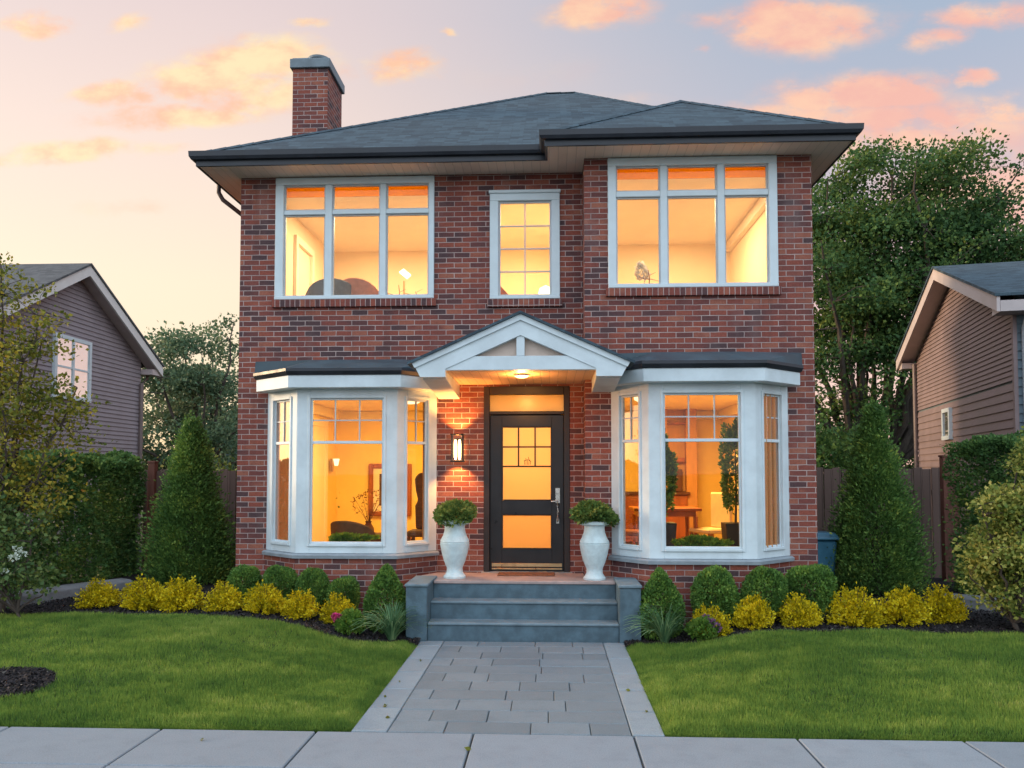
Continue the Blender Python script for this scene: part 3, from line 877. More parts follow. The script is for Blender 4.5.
# upper windows
def big_window(fr, yy, cols, zt, zl, inner_sheet=True, nm='window'):
    """three-light window with a transom row; zt, zl = (bottom, top) of the transom and lower glass"""
    a, b_, c, d = fr
    m = MB(); f0_, f1_ = yy - .03, yy + .07
    m.box(a, b_, f0_, f1_, zt[1], d)
    m.box(a, b_, f0_ - .012, f1_, c, zl[0])
    xs = [a] + [v for cc_ in cols for v in cc_] + [b_]
    for i in range(0, len(xs), 2):
        m.box(xs[i], xs[i + 1], f0_ + (.0 if i in (0, len(xs) - 2) else .006), f1_, zl[0], zt[1])
    for (p0, p1) in cols:
        m.box(p0, p1, f0_ + .012, f1_, zl[1], zt[0])
    o = m.build(nm, M['white_frame'], HOUSE, bevel=.006)
    sash = MB()
    for (p0, p1) in cols:
        for (z0, z1) in (zt, zl):
            e = .018
            sash.box(p0, p1, yy + .01, yy + .045, z0, z0 + e); sash.box(p0, p1, yy + .01, yy + .045, z1 - e, z1)
            sash.box(p0, p0 + e, yy + .01, yy + .045, z0 + e, z1 - e); sash.box(p1 - e, p1, yy + .01, yy + .045, z0 + e, z1 - e)
            gl = MB(); gl.box(p0 + e, p1 - e, yy + .024, yy + .030, z0 + e, z1 - e)
            gl.build('pane', M['glass'], o)
    sash.build('sash', M['bead'], o)
    if inner_sheet:
        bl = MB(); bl.box(cols[0][0] - .03, cols[-1][1] + .03, yy + .12, yy + .126, zt[1] - .115, zt[1] + .10)  # added strip; its colour carries the ceiling's shade near the glass
        bl.build('roller_blind', M['blind'], o)
    return o
big_window(UL, YF, [(-3.47, -2.924), (-2.83, -2.20), (-2.12, -1.561)], (5.285, 5.62), (4.15, 5.225))
big_window(UR, YB, [(.82, 1.358), (1.443, 2.05), (2.135, 2.665)], (5.305, 5.62), (4.15, 5.235))
m = MB(); a, b_, c, d = UM
m.box(a, b_, YF - .03, YF + .07, 5.365, d); m.box(a, b_, YF - .045, YF + .07, c, 4.125)
m.box(a, -.655, YF - .03, YF + .07, 4.125, 5.365); m.box(.028, b_, YF - .03, YF + .07, 4.125, 5.365)
m.box(a - .012, b_ + .012, YF - .05, YF - .005, d - .03, d + .012)
mid = m.build('window', M['white_frame'], HOUSE, bevel=.006)
m = MB()
for z in (4.125, 5.34): m.box(-.655, .028, YF + .005, YF + .04, z, z + .025)
for xx in (-.655, .003): m.box(xx, xx + .025, YF + .005, YF + .04, 4.15, 5.34)
m.build('sash', M['bead'], mid)
m = MB()
m.box(-.3215, -.3055, YF + .008, YF + .034, 4.15, 5.34)
for z in (4.447, 4.745, 5.042): m.box(-.63, .003, YF + .011, YF + .031, z - .008, z + .008)
m.build('muntin', M['bead'], mid)
m = MB(); m.box(-.63, .003, YF + .018, YF + .024, 4.15, 5.34); m.build('pane', M['glass'], mid)

# bay windows
def bay(x0, x1, yy, insl, insr):
    dep = .45
    pts = [(x0, yy), (x0 + insl, yy - dep), (x1 - insr, yy - dep), (x1, yy)]
    fr = MB(); root = None
    lights = []
    for i, (P, Q) in enumerate(zip(pts, pts[1:])):
        P3, Q3 = Vector((P[0], P[1], 0)), Vector((Q[0], Q[1], 0))
        L = (Q3 - P3).length; ex = (Q3 - P3) / L; ey = Vector((-ex.y, ex.x, 0))     # ey points inwards
        if i == 1: g0, g1 = .17, L - .17
        elif i == 0: g0, g1 = .15, L - .15
        else: g0, g1 = .15, L - .15
        zb, zt_ = .985, 2.775
        f = lambda s0, s1, z0, z1, d0=0.0, d1=.09: fr.obox(P3, ex, ey, (0, 0, 1), s0, s1, d0, d1, z0, z1)
        f(0, g0, BZ0, BZ1); f(g1, L, BZ0, BZ1)
        f(g0, g1, BZ0, zb); f(g0, g1, zt_, BZ1)
        # raised casing round the light
        e = .035
        f(g0 - e, g0, zb - e, zt_ + e, -.016, .01); f(g1, g1 + e, zb - e, zt_ + e, -.016, .01)
        f(g0, g1, zt_, zt_ + e, -.016, .01); f(g0, g1, zb - e, zb, -.022, .01)
        lights.append((P3, ex, ey, g0, g1, zb, zt_, 3 if i == 1 else 2))
    root = fr.build('bay_window', M['white'], HOUSE, bevel=.005)
    zm = 2.23
    for P3, ex, ey, g0, g1, zb, zt_, nc in lights:
        s_ = MB(); B = lambda mb, s0, s1, z0, z1, d0, d1: mb.obox(P3, ex, ey, (0, 0, 1), s0, s1, d0, d1, z0, z1)
        e = .022
        B(s_, g0, g1, zb, zb + e, .02, .055); B(s_, g0, g1, zt_ - e, zt_, .02, .055)
        B(s_, g0, g0 + e, zb + e, zt_ - e, .02, .055); B(s_, g1 - e, g1, zb + e, zt_ - e, .02, .055)
        B(s_, g0 + e, g1 - e, zm - .018, zm + .018, .015, .055)
        s_.build('sash', M['white_frame'], root, bevel=.003)
        mu = MB(); h = .0075
        for k_ in range(1, nc):
            sx = g0 + (g1 - g0) * k_ / nc
            B(mu, sx - h, sx + h, zm + .018, zt_ - e, .024, .046)
        zc = (zm + zt_) / 2
        B(mu, g0 + e, g1 - e, zc - h, zc + h, .027, .043)
        mu.build('muntin', M['bead'], root)
        for z0, z1 in ((zb + e, zm - .018), (zm + .018, zt_ - e)):
            gl = MB(); B(gl, g0 + e, g1 - e, z0, z1, .032, .038); gl.build('pane', M['glass'], root)
    rv = list(reversed(pts))                        # clockwise: right to left along the front
    rv = [(x1, yy), pts[2], pts[1], (x0, yy)]
    sb = MB(); sb.sweep(rv, [(-.09, BZ0 - .058), (.055, BZ0 - .058), (.06, BZ0 - .02), (.03, BZ0 - .002), (-.09, BZ0 - .002)], closed=False)
    sb.build('sill', M['sill'], root)
    bb = MB(); bb.sweep(rv, [(-.10, 0), (.012, 0), (.012, BZ0 - .06), (-.10, BZ0 - .06)], closed=False)
    bb.build('brick_base', M['brick'], root)
    fb = MB(); fb.sweep(rv, [(-.12, BZ1 - .01), (.17, BZ1 - .01), (.17, BZ1 + .145), (-.12, BZ1 + .145)], closed=False)
    fb.build('cornice', M['white'], root, bevel=.006)
    gt_ = MB(); gt_.sweep(rv, [(-.1, BZ1 + .147), (.185, BZ1 + .147), (.215, BZ1 + .19), (.215, BZ1 + .225), (-.1, BZ1 + .225)], closed=False)
    gt_.build('gutter', M['gutter'], root)
    o = .19; k_ = o * .414
    outer = [(x0 - o, yy - .004), (x0 + insl - k_, yy - dep - o), (x1 - insr + k_, yy - dep - o), (x1 + o, yy - .004)]
    outer[0] = (x0 - o * .95, yy - .004); outer[3] = (x1 + o * .95, yy - .004)
    z0, z1 = BZ1 + .227, BZ1 + .40
    inner = [(x0 - .17, yy - .004), (x0 + insl + .1, yy - .13), (x1 - insr - .1, yy - .13), (x1 + .17, yy - .004)]
    rm = MB()
    n_ = 4
    vs = [(x, y, z0) for x, y in outer] + [(x, y, z1) for x, y in inner]
    rm.add(vs, [(0, 1, 5, 4), (1, 2, 6, 5), (2, 3, 7, 6), (4, 5, 6, 7), (3, 2, 1, 0), (0, 4, 7, 3)])
    rm.build('bay_roof', M['metal_roof'], root)
    # inner seat board
    st = MB(); st.prism_xy([(x0 + .1, yy + .26), (x0 + insl + .03, yy - dep + .09), (x1 - insr - .03, yy - dep + .09), (x1 - .1, yy + .26)], BZ0 - .04, BZ0 + .03)
    st.build('window_board', M['casing_in'], root)
    tp = MB(); tp.prism_xy([(x0 + .06, yy + .26), (x0 + insl + .03, yy - dep + .06), (x1 - insr - .03, yy - dep + .06), (x1 - .06, yy + .26)], 2.91, 2.96)
    tp.build('bay_ceiling', M['ceiling_in'], root)
    return root
bay(*BAYL, .53, .43); bay(*BAYR, .40, .50)

# portico gable over the door
GX = -.32
YP0 = 8.75
pf = MB()
pf.prism_xz([(GX - 1.11, 2.91), (GX - .83, 2.91), (GX - .83, 3.00), (GX, 3.37), (GX + .83, 3.00), (GX + .83, 2.91), (GX + 1.11, 2.91), (GX + 1.19, 3.065), (GX, 3.60), (GX - 1.19, 3.065)], YP0, YP0 + .09)
# tessellate concave outline safely: two halves
pf = MB()
for s_ in (-1, 1):
    pts = [(GX, 3.37), (GX, 3.60), (GX + s_ * 1.19, 3.065), (GX + s_ * 1.11, 2.91), (GX + s_ * .83, 2.91), (GX + s_ * .83, 3.00)]
    if s_ > 0: pts = pts[::-1]
    pf.prism_xz([pts[0], pts[1], pts[2], pts[3], pts[4], pts[5]], YP0, YP0 + .09)
port = pf.build('portico', M['white'], HOUSE)
cr = MB()
for s_ in (-1, 1):
    pts = [(GX, 3.535), (GX, 3.60), (GX + s_ * 1.20, 3.062), (GX + s_ * 1.17, 3.01)]
    if s_ > 0: pts = pts[::-1]
    cr.prism_xz(pts, YP0 - .022, YP0 - .002)
cr.build('rake_moulding', M['white'], port)
tb = MB(); tb.box(GX - .95, GX + .95, YP0 + .012, YP0 + .082, 2.985, 3.14); tb.build('tie_beam', M['white'], port, bevel=.004)
kp = MB(); kp.box(GX - .045, GX + .045, YP0 + .016, YP0 + .078, 3.142, 3.40); kp.build('king_post', M['white'], port, bevel=.003)
for s_ in (-1, 1):
    br = MB()
    xa, xb = GX + s_ * .835, GX + s_ * 1.105
    if xa > xb: xa, xb = xb, xa
    y1 = YF + .0 if s_ < 0 else YF
    vs = [(xa, YP0 + .092, 2.905), (xb, YP0 + .092, 2.905), (xb, y1, 2.80), (xa, y1, 2.80), (xa, YP0 + .092, 3.085), (xb, YP0 + .092, 3.085), (xb, y1, 3.085), (xa, y1, 3.085)]
    br.add(vs, [(0, 3, 2, 1), (4, 5, 6, 7), (0, 1, 5, 4), (1, 2, 6, 5), (2, 3, 7, 6), (3, 0, 4, 7)])
    br.build('bracket', M['white'], port, bevel=.004)
rp = MB()
for s_ in (-1, 1):
    pts = [(GX, 3.603), (GX, 3.632), (GX + s_ * 1.25, 3.070), (GX + s_ * 1.245, 3.042)]
    if s_ > 0: pts = pts[::-1]
    rp.prism_xz(pts, YP0 - .05, YF - .003 if s_ < 0 else YF - .003)
rp.build('portico_roof', M['shingle'], port)
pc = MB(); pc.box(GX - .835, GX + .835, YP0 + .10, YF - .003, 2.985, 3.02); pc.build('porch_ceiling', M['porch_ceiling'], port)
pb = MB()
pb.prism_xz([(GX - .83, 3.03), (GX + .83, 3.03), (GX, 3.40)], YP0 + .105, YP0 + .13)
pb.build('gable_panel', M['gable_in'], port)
lr = MB(); lr.lathe([(.085, 0), (.09, .012), (.09, .022)], (GX, 9.15, 2.963), 24)
lamp_trim = lr.build('lamp_trim', M['white'], port, smooth=True)
ll = MB(); ll.lathe([(.03, -.022), (.066, -.012), (.075, 0)], (GX, 9.15, 2.962), 24)
ll.build('lamp_lens', M['lamp_ceil'], port, smooth=True)
def point(name, loc, power, col, rad=.05):
    d = bpy.data.lights.new(name, 'POINT'); d.energy = power; d.color = col; d.shadow_soft_size = rad
    o = bpy.data.objects.new(name, d); COL.objects.link(o); o.location = loc
    return o
point('porch_light', (GX, 9.15, 2.86), 24, (1.0, .43, .12), .06)

# front door
df = MB()
df.box(DX0, DX0 + .075, YF - .012, YF + .14, .575, DZ1); df.box(DX1 - .075, DX1, YF - .012, YF + .14, .575, DZ1)
df.box(DX0 + .075, DX1 - .075, YF - .012, YF + .14, 2.855, DZ1)
df.box(DX0 + .075, DX1 - .075, YF - .012, YF + .14, 2.60, 2.64)
df.box(DX0 + .075, DX0 + .105, YF + .09, YF + .138, .601, 2.60); df.box(DX1 - .105, DX1 - .075, YF + .09, YF + .138, .601, 2.60); df.box(DX0 + .105, DX1 - .105, YF + .09, YF + .138, 2.57, 2.60)
door_frame = df.build('door_frame', M['dark_frame'], HOUSE, bevel=.005)
tg = MB(); tg.box(DX0 + .075, DX1 - .075, YF + .05, YF + .058, 2.64, 2.855); tg.build('transom_pane', M['frosted'], door_frame)
th_ = MB(); th_.box(DX0 - .03, DX1 + .03, YF - .10, YF + .14, .545, .60); th_.build('threshold', M['sill'], door_frame, bevel=.006)
lx0, lx1, dz0, dz1 = DX0 + .080, DX1 - .080, .605, 2.592
gx0, gx1 = -.612, .026
dl = MB(); y0, y1 = YF + .035, YF + .085
dl.box(lx0, gx0, y0, y1, dz0, dz1); dl.box(gx1, lx1, y0, y1, dz0, dz1)
zr = [(dz0, .885), (1.325, 1.50), (2.445, dz1)]
for z0, z1 in zr: dl.box(gx0, gx1, y0, y1, z0, z1)
for z0, z1 in ((.885, 1.325), (1.50, 2.445)):      # glazing beads
    e = .014
    dl.box(gx0, gx0 + e, y0 - .006, y0 + .01, z0, z1); dl.box(gx1 - e, gx1, y0 - .006, y0 + .01, z0, z1)
    dl.box(gx0 + e, gx1 - e, y0 - .006, y0 + .01, z0, z0 + e); dl.box(gx0 + e, gx1 - e, y0 - .006, y0 + .01, z1 - e, z1)
door = dl.build('front_door', M['black'], HOUSE, bevel=.003)
for z0, z1 in ((.885, 1.325), (1.50, 2.445)):
    q = MB(); q.box(gx0, gx1, y0 + .02, y0 + .028, z0, z1); q.build('door_pane', M['frosted'], door)
mu = MB()
for k_ in (1, 2):
    sx = gx0 + (gx1 - gx0) * k_ / 3; mu.box(sx - .010, sx + .010, y0 + .002, y0 + .018, 1.945, 2.431)
for z in (1.935, 2.185): mu.box(gx0 + .014, gx1 - .014, y0 + .000, y0 + .0175, z - .010, z + .010)
mu.build('muntin', M['black'], door)
# little wrought ornament in the middle light
orn = MB(); cx_ = (gx0 + gx1) / 2 + .01
for dx_, h_ in ((-.040, .06), (-.022, .085), (-.004, .07), (.014, .10), (.032, .065)):
    orn.tube([(cx_ + dx_, y0 + .006, 1.957), (cx_ + dx_ * 1.1 + .004, y0 + .006, 1.957 + h_ * .5), (cx_ + dx_ * .9 - .003, y0 + .006, 1.957 + h_)], .0035, 6)
orn.tube([(cx_ - .05, y0 + .006, 2.005), (cx_, y0 + .006, 2.022), (cx_ + .045, y0 + .006, 2.0)], .0032, 6)
orn.build('door_ornament', M['black'], door)
kpl = MB(); kpl.box(lx0 + .02, lx1 - .02, y0 - .010, y0 - .001, .66, .705); kpl.box(lx0 + .02, lx1 - .02, y0 - .013, y0 - .001, .625, .645)
kpl.build('kick_plate', M['brass'], door, bevel=.003)
hs = MB(); hx = lx1 - .075
hs.box(hx - .028, hx + .028, y0 - .012, y0 - .001, 1.47, 1.66)
hs.lathe([(.028, 0), (.030, .02)], (0, 0, 0), 16) if False else None
hs.tube([(hx, y0 - .012, 1.62), (hx, y0 - .045, 1.62)], .026, 14)
hs.tube([(hx, y0 - .012, 1.50), (hx, y0 - .06, 1.50), (hx - .02, y0 - .065, 1.495), (hx - .085, y0 - .06, 1.49)], .011, 10)
hs.tube([(hx, y0 - .01, 1.47), (hx, y0 - .055, 1.44), (hx, y0 - .06, 1.36), (hx, y0 - .055, 1.27), (hx, y0 - .01, 1.24)], .011, 10)
hs.box(hx - .018, hx + .018, y0 - .01, y0 - .001, 1.21, 1.27)
hs.build('door_handle', M['steel'], door, smooth=True)

# rooms behind the windows
def room(x0, x1, y0, y1, z0, z1, wallm, floorm=None, parts=None):
    w_ = MB()
    quad(w_, (x0, y0, z0), (x0, y1, z0), (x0, y1, z1), (x0, y0, z1))
    quad(w_, (x1, y1, z0), (x1, y0, z0), (x1, y0, z1), (x1, y1, z1))
    quad(w_, (x0, y1, z0), (x1, y1, z0), (x1, y1, z1), (x0, y1, z1))
    w_.build('room_wall', wallm, HOUSE, recalc=False)
    c_ = MB(); c_.box(x0, x1, y0 - .02, y1, z1, z1 + .03); c_.build('room_ceiling', M['ceiling_in'], HOUSE)
    f_ = MB(); f_.box(x0, x1, y0 - .02, y1, z0 - .04, z0); f_.build('room_floor', floorm or M['floor_in'], HOUSE)
YI, YJ = YF + TH + .004, YB + TH + .004
FL1, CL1, FL2, CL2 = .60, 2.955, 3.22, 5.69
room(-3.80, -1.02, YI, 14.1, FL1, CL1, M['plaster_yellow'])
room(-1.0, .40, YI, 13.0, FL1, CL1, M['plaster_yellow'])
room(.46, 3.05, YJ, 14.3, FL1, CL1, M['plaster_yellow'])
room(-3.80, -1.30, YI, 13.6, FL2, CL2, M['plaster_cream'])
room(-1.28, .42, YI, 13.6, FL2, CL2, M['plaster_cream'])
room(.46, 3.02, YJ, 13.4, FL2, CL2, M['plaster_cream'])
# wall linings on the room side
ln = MB(); holes_wall(ln, XL + .05, XM - .01, .58, 5.71, YF + TH + .001, .002, [left_holes[0], left_holes[1], left_holes[2], left_holes[3]])
holes_wall(ln, XM + .04, XR - .05, .58, 5.71, YB + TH + .001, .002, right_holes)
ln.build('wall_lining', M['plaster_cream'], HOUSE, recalc=False)
# crown mouldings and a cased doorway in the left ground-floor room
def piece(name, mat, *boxes):
    q = MB()
    for bx_ in boxes: q.box(*bx_)
    return q.build(name, mat, HOUSE)
CI = M['casing_in']
for bx_ in ((-3.80, -1.02, 14.0, 14.09, 2.80, 2.95), (-3.795, -3.71, YI, 14.0, 2.80, 2.95), (.47, 3.04, 14.2, 14.29, 2.80, 2.95), (2.96, 3.045, YJ, 14.2, 2.80, 2.95), (2.93, 3.015, YJ, 13.3, 5.53, 5.68)):
    piece('crown_moulding', CI, bx_)
piece('interior_door_casing', CI, (-3.795, -3.76, 12.2, 12.32, FL1, 2.62), (-3.795, -3.76, 13.3, 13.42, FL1, 2.62), (-3.795, -3.76, 12.2, 13.42, 2.62, 2.74), (-3.795, -3.78, 12.32, 13.3, FL1, 2.62))
piece('interior_door_casing', CI, (2.99, 3.04, 12.0, 12.12, FL1, 2.6), (2.99, 3.04, 13.0, 13.12, FL1, 2.6), (2.99, 3.04, 12.0, 13.12, 2.6, 2.72))
piece('interior_door_casing', CI, (-3.795, -3.75, 11.6, 11.7, FL2, 5.3), (-3.795, -3.75, 12.4, 12.5, FL2, 5.3), (-3.795, -3.75, 11.6, 12.5, 5.3, 5.4))
# tan curtains at the outer lights of the bays
def window_cloth(xa, ya, xb, yb, z0, z1, mat):
    c_ = MB(); n_ = 28; A_, B_ = Vector((xa, ya, 0)), Vector((xb, yb, 0))
    d = (B_ - A_).normalized(); nn = Vector((-d.y, d.x, 0))
    pr = []
    for i in range(n_ + 1):
        t_ = i / n_
        q = A_.lerp(B_, t_) + nn * .022 * math.sin(t_ * 14 * math.pi / 2)
        pr.append(q)
    vs = [(q.x, q.y, z0) for q in pr] + [(q.x, q.y, z1) for q in pr]
    vs += [(q.x + nn.x * .004, q.y + nn.y * .004, z0) for q in pr] + [(q.x + nn.x * .004, q.y + nn.y * .004, z1) for q in pr]
    k_ = n_ + 1
    c_.add(vs, [(i, i + 1, i + 1 + k_, i + k_) for i in range(n_)] + [(i + 2 * k_ + 1, i + 2 * k_, i + 3 * k_, i + 1 + 3 * k_) for i in range(n_)])
    return c_.build('curtain', mat, HOUSE, smooth=True)
window_cloth(-3.52, 10.18, -3.27, 9.95, .92, 2.85, M['curtain_tan'])
window_cloth(2.74, 9.70, 2.50, 9.47, .92, 2.85, M['curtain_tan'])
window_cloth(-1.60, 10.10, -1.55, 10.16, .92, 2.85, M['curtain_tan'])

# room lamps
WARM1, WARM2 = (1.0, .585, .15), (1.0, .74, .42)
def area(name, loc, power, col, sx, sy):
    d = bpy.data.lights.new(name, 'AREA'); d.shape = 'RECTANGLE'; d.size = sx; d.size_y = sy; d.energy = power; d.color = col
    o = bpy.data.objects.new(name, d); COL.objects.link(o); o.location = loc
    return o
LP1, LP2 = 115, 105
area('room_light', (-2.3, 12.0, CL1 - .03), LP1, WARM1, .9, .9)
area('room_light', (1.8, 11.8, CL1 - .03), LP1 * 1.05, WARM1, .9, .9)
area('room_light', (-.3, 11.6, CL1 - .03), 78, (1.0, .55, .19), .8, .8)
area('room_light', (-2.5, 11.9, CL2 - .03), LP2, WARM2, .9, .9)
area('room_light', (-.4, 11.9, CL2 - .03), LP2 * .8, WARM2, .7, .9)
area('room_light', (1.8, 11.6, CL2 - .03), LP2, WARM2, .9, .9)

# ------------------------------------------------------------------ entrance steps, urns, lantern, mat
ST = empty('entrance_steps', (GX, 9.2, 0), 'bluestone entrance steps with low side walls below the black front door', 'steps')
SX0, SX1 = -1.355, .755
RIS = [(8.88, 0, .20), (9.11, .20, .40), (9.34, .40, .60)]
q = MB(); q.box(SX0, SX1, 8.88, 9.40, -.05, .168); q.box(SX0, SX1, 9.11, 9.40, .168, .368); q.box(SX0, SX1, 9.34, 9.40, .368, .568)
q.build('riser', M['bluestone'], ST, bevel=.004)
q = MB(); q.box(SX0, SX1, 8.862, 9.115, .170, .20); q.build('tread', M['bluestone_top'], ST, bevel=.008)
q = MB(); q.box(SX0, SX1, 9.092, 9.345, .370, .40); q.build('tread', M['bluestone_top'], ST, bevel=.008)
q = MB(); q.prism_xy([(SX0 - .22, 9.56), (SX0 + .0, 9.56), (SX0 + .0, 9.322), (SX1, 9.322), (SX1, 9.50), (SX1 + .22, 9.50), (SX1 - .02, 9.735), (.42, 9.735), (.42, YF - .11), (-1.42, YF - .11), (SX0 - .22, 9.80)], .565, .60)
q.build('landing', M['porch_floor'], ST, bevel=.006)
q = MB(); q.box(SX0 + .01, .41, 9.40, YF - .12, -.05, .563); q.box(.41, SX1 - .01, 9.40, 9.73, -.05, .563); q.build('landing_base', M['bluestone'], ST)
for x0, x1, y1 in ((SX0 - .235, SX0 - .002, 9.56), (SX1 + .002, SX1 + .235, 9.50)):
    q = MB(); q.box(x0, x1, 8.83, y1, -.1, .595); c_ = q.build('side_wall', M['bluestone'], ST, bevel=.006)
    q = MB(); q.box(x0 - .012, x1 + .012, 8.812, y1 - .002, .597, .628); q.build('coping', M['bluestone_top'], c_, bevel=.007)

q = MB(); q.box(-.64, .06, 9.76, 10.06, .601, .614)
tag(q.build('doormat', M['mat'], None, bevel=.004), 'thin red-brown doormat lying on the landing before the black door', 'doormat')

def leaf_cards(P, D, L, W, fold=.25, rng=None):
    """folded diamond leaves: base points P, directions D (unit), lengths L, widths W"""
    rng = rng or np.random.default_rng(0)
    n = len(P)
    r_ = rng.normal(size=(n, 3)); s_ = np.cross(D, r_); s_ /= np.maximum(np.linalg.norm(s_, axis=1), 1e-6)[:, None]
    u_ = np.cross(s_, D)
    L = np.asarray(L)[:, None]; W = np.asarray(W)[:, None]
    mid = P + D * L * .45
    a = mid + s_ * W + u_ * W * fold; b_ = mid - s_ * W + u_ * W * fold
    t_ = P + D * L - u_ * L * .08
    V = np.stack([P, a, t_, b_], 1).reshape(-1, 3)
    i = np.arange(n)[:, None] * 4
    F = np.concatenate([i + [0, 1, 2], i + [0, 2, 3]], 0)
    return V, F
def unit(v):
    return v / np.maximum(np.linalg.norm(v, axis=1), 1e-9)[:, None]

M['boxwood'] = leaf_mat('boxwood_leaf', [(0, (0.051, 0.1147, 0.0322)), (0.5, (0.1116, 0.2294, 0.0505)), (0.85, (0.2071, 0.3441, 0.0688)), (1, (0.3504, 0.4586, 0.1032))], scale=6)
M['urnbush'] = leaf_mat('urn_bush_leaf', [(0, (0.0484, 0.1053, 0.0304)), (0.5, (0.1211, 0.2059, 0.0515)), (0.85, (0.2691, 0.3276, 0.0819)), (1, (0.5382, 0.5148, 0.1638))], scale=7)
M['golden'] = leaf_mat('golden_leaf', [(0, (0.1713, 0.1779, 0.0105)), (0.35, (0.4743, 0.3842, 0.0105)), (0.7, (0.8, 0.5977, 0.0132)), (1, (0.8, 0.7827, 0.0659))], scale=5)
M['thuja'] = leaf_mat('thuja_leaf', [(0, (0.0515, 0.1169, 0.0371)), (0.5, (0.1135, 0.227, 0.0557)), (0.85, (0.2166, 0.3439, 0.0743)), (1, (0.4384, 0.4986, 0.0929))], scale=3.0)
M['hedge'] = leaf_mat('hedge_leaf', [(0, (0.0417, 0.1037, 0.0356)), (0.5, (0.0926, 0.1901, 0.0578)), (0.85, (0.1943, 0.3111, 0.0756)), (1, (0.4166, 0.4665, 0.0888))], scale=1.6)
M['tree'] = leaf_mat('broad_leaf', [(0, (0.0329, 0.0817, 0.0327)), (0.5, (0.0705, 0.147, 0.049)), (0.8, (0.1409, 0.2145, 0.0531)), (1, (0.2819, 0.3064, 0.0613))], scale=.5)
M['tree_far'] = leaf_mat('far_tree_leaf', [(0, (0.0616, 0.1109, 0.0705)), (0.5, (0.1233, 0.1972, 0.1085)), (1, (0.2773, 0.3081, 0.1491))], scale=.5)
M['yellowing'] = leaf_mat('yellowing_leaf', [(0, (0.0621, 0.0931, 0.0207)), (0.4, (0.1552, 0.1759, 0.029)), (0.75, (0.3312, 0.2898, 0.0414)), (0.93, (0.5175, 0.3933, 0.0517)), (1, (0.5382, 0.207, 0.0621))], scale=1.6)
M['variegated'] = leaf_mat('pale_gold_leaf', [(0, (0.0609, 0.1131, 0.0261)), (0.4, (0.1913, 0.2434, 0.0522)), (0.75, (0.4347, 0.4173, 0.1043)), (1, (0.6607, 0.5738, 0.1738))], scale=2.2)
M['blade'] = leaf_mat('reed_blade', [(0, (0.063, 0.147, 0.0735)), (0.5, (0.126, 0.252, 0.1155)), (1, (0.357, 0.483, 0.231))], scale=4)
M['flowering'] = leaf_mat('serviceberry_leaf', [(0, (0.0391, 0.088, 0.0352)), (0.5, (0.0978, 0.1662, 0.0547)), (1, (0.2346, 0.2737, 0.0782))], scale=2)
M['petal_pink'] = plain('pink_petal', (.55, .05, .20), .5, .3, 20)
M['petal_purple'] = plain('mauve_petal', (.22, .10, .20), .6, .4, 30)
M['petal_white'] = plain('white_petal', (.52, .58, .50), .6, .1, 20)
M['dry'] = leaf_mat('dry_russet_leaf', [(0, (.10, .05, .015)), (.6, (.22, .11, .02)), (1, (.32, .19, .03))], scale=8)
M['herb'] = leaf_mat('herb_leaf', [(0, (.07, .16, .03)), (.6, (.15, .29, .05)), (1, (.30, .42, .09))], transl=.5, scale=8)

def blob_foliage(name, mat, parent, n, rad, size, seed, power=1.0, flat=.0, tip=.0, center=(0, 0, 0), jitter=.08, up=.2, clumps=40, wfrac=.36):
    """leaves through the outer shell of an uneven ellipsoid; rad=(rx, ry, rz)"""
    g_ = np.random.default_rng(seed)
    d = unit(g_.normal(size=(n, 3)))
    d[:, 2] = np.where(d[:, 2] < -.75, -d[:, 2], d[:, 2])
    cl = unit(g_.normal(size=(clumps, 3))); amp = g_.uniform(-1, 1, clumps)
    dots = d @ cl.T
    bump = (np.clip((dots - .8) / .2, 0, 1) * amp).sum(1)
    rr = (1 - np.abs(g_.normal(0, .16, n))) * (1 + jitter * bump)
    z = d[:, 2:3]
    prof = np.ones((n, 1))
    if tip:       # narrow to a point upwards
        prof = np.where(z > 0, (1 - tip * z ** 1.2), 1.0)
    P = d * rr[:, None] * prof
    P[:, 2] = d[:, 2] * rr
    P = P * np.array(rad) + np.array(center)
    D = unit(d * np.array([1, 1, 1]) + g_.normal(0, .55, (n, 3)) + [0, 0, up])
    L = size * g_.uniform(.7, 1.35, n)
    V, F = leaf_cards(P, D, L, L * wfrac, rng=g_)
    return fast_mesh(name, V, F, mat, parent)

# lantern on the brick between the bay and the door
LX, LY, LZ = -1.165, YF, 1.99
LN = empty('wall_lantern', (LX, LY, LZ), 'black wall lantern glowing on the brick left of the front door', 'lantern')
q = MB(); q.box(LX - .05, LX + .05, LY - .018, LY - .001, LZ + .06, LZ + .30)
q.box(LX - .015, LX + .015, LY - .06, LY - .016, LZ + .16, LZ + .19)
q.build('backplate', M['iron'], LN, bevel=.003)
q = MB(); x0, x1, y0, y1 = LX - .075, LX + .075, LY - .205, LY - .055
for xx in (x0, x1 - .012):
    for yy in (y0, y1 - .012): q.box(xx, xx + .012, yy, yy + .012, LZ + .02, LZ + .34)
for z0, z1 in ((LZ, LZ + .018), (LZ + .342, LZ + .356)):
    e = .022
    q.box(x0 - .008, x1 + .008, y0 - .008, y0 + e, z0, z1); q.box(x0 - .008, x1 + .008, y1 - e, y1 + .008, z0, z1)
    q.box(x0 - .008, x0 + e, y0 + e, y1 - e, z0, z1); q.box(x1 - e, x1 + .008, y0 + e, y1 - e, z0, z1)
q.build('lantern_frame', M['iron'], LN, bevel=.002)
q = MB()
q.box(x0 + .012, x1 - .012, y0 + .004, y0 + .007, LZ + .02, LZ + .34); q.box(x0 + .004, x0 + .007, y0 + .012, y1 - .012, LZ + .02, LZ + .34); q.box(x1 - .007, x1 - .004, y0 + .012, y1 - .012, LZ + .02, LZ + .34)
q.build('lantern_glass', M['glass'], LN)
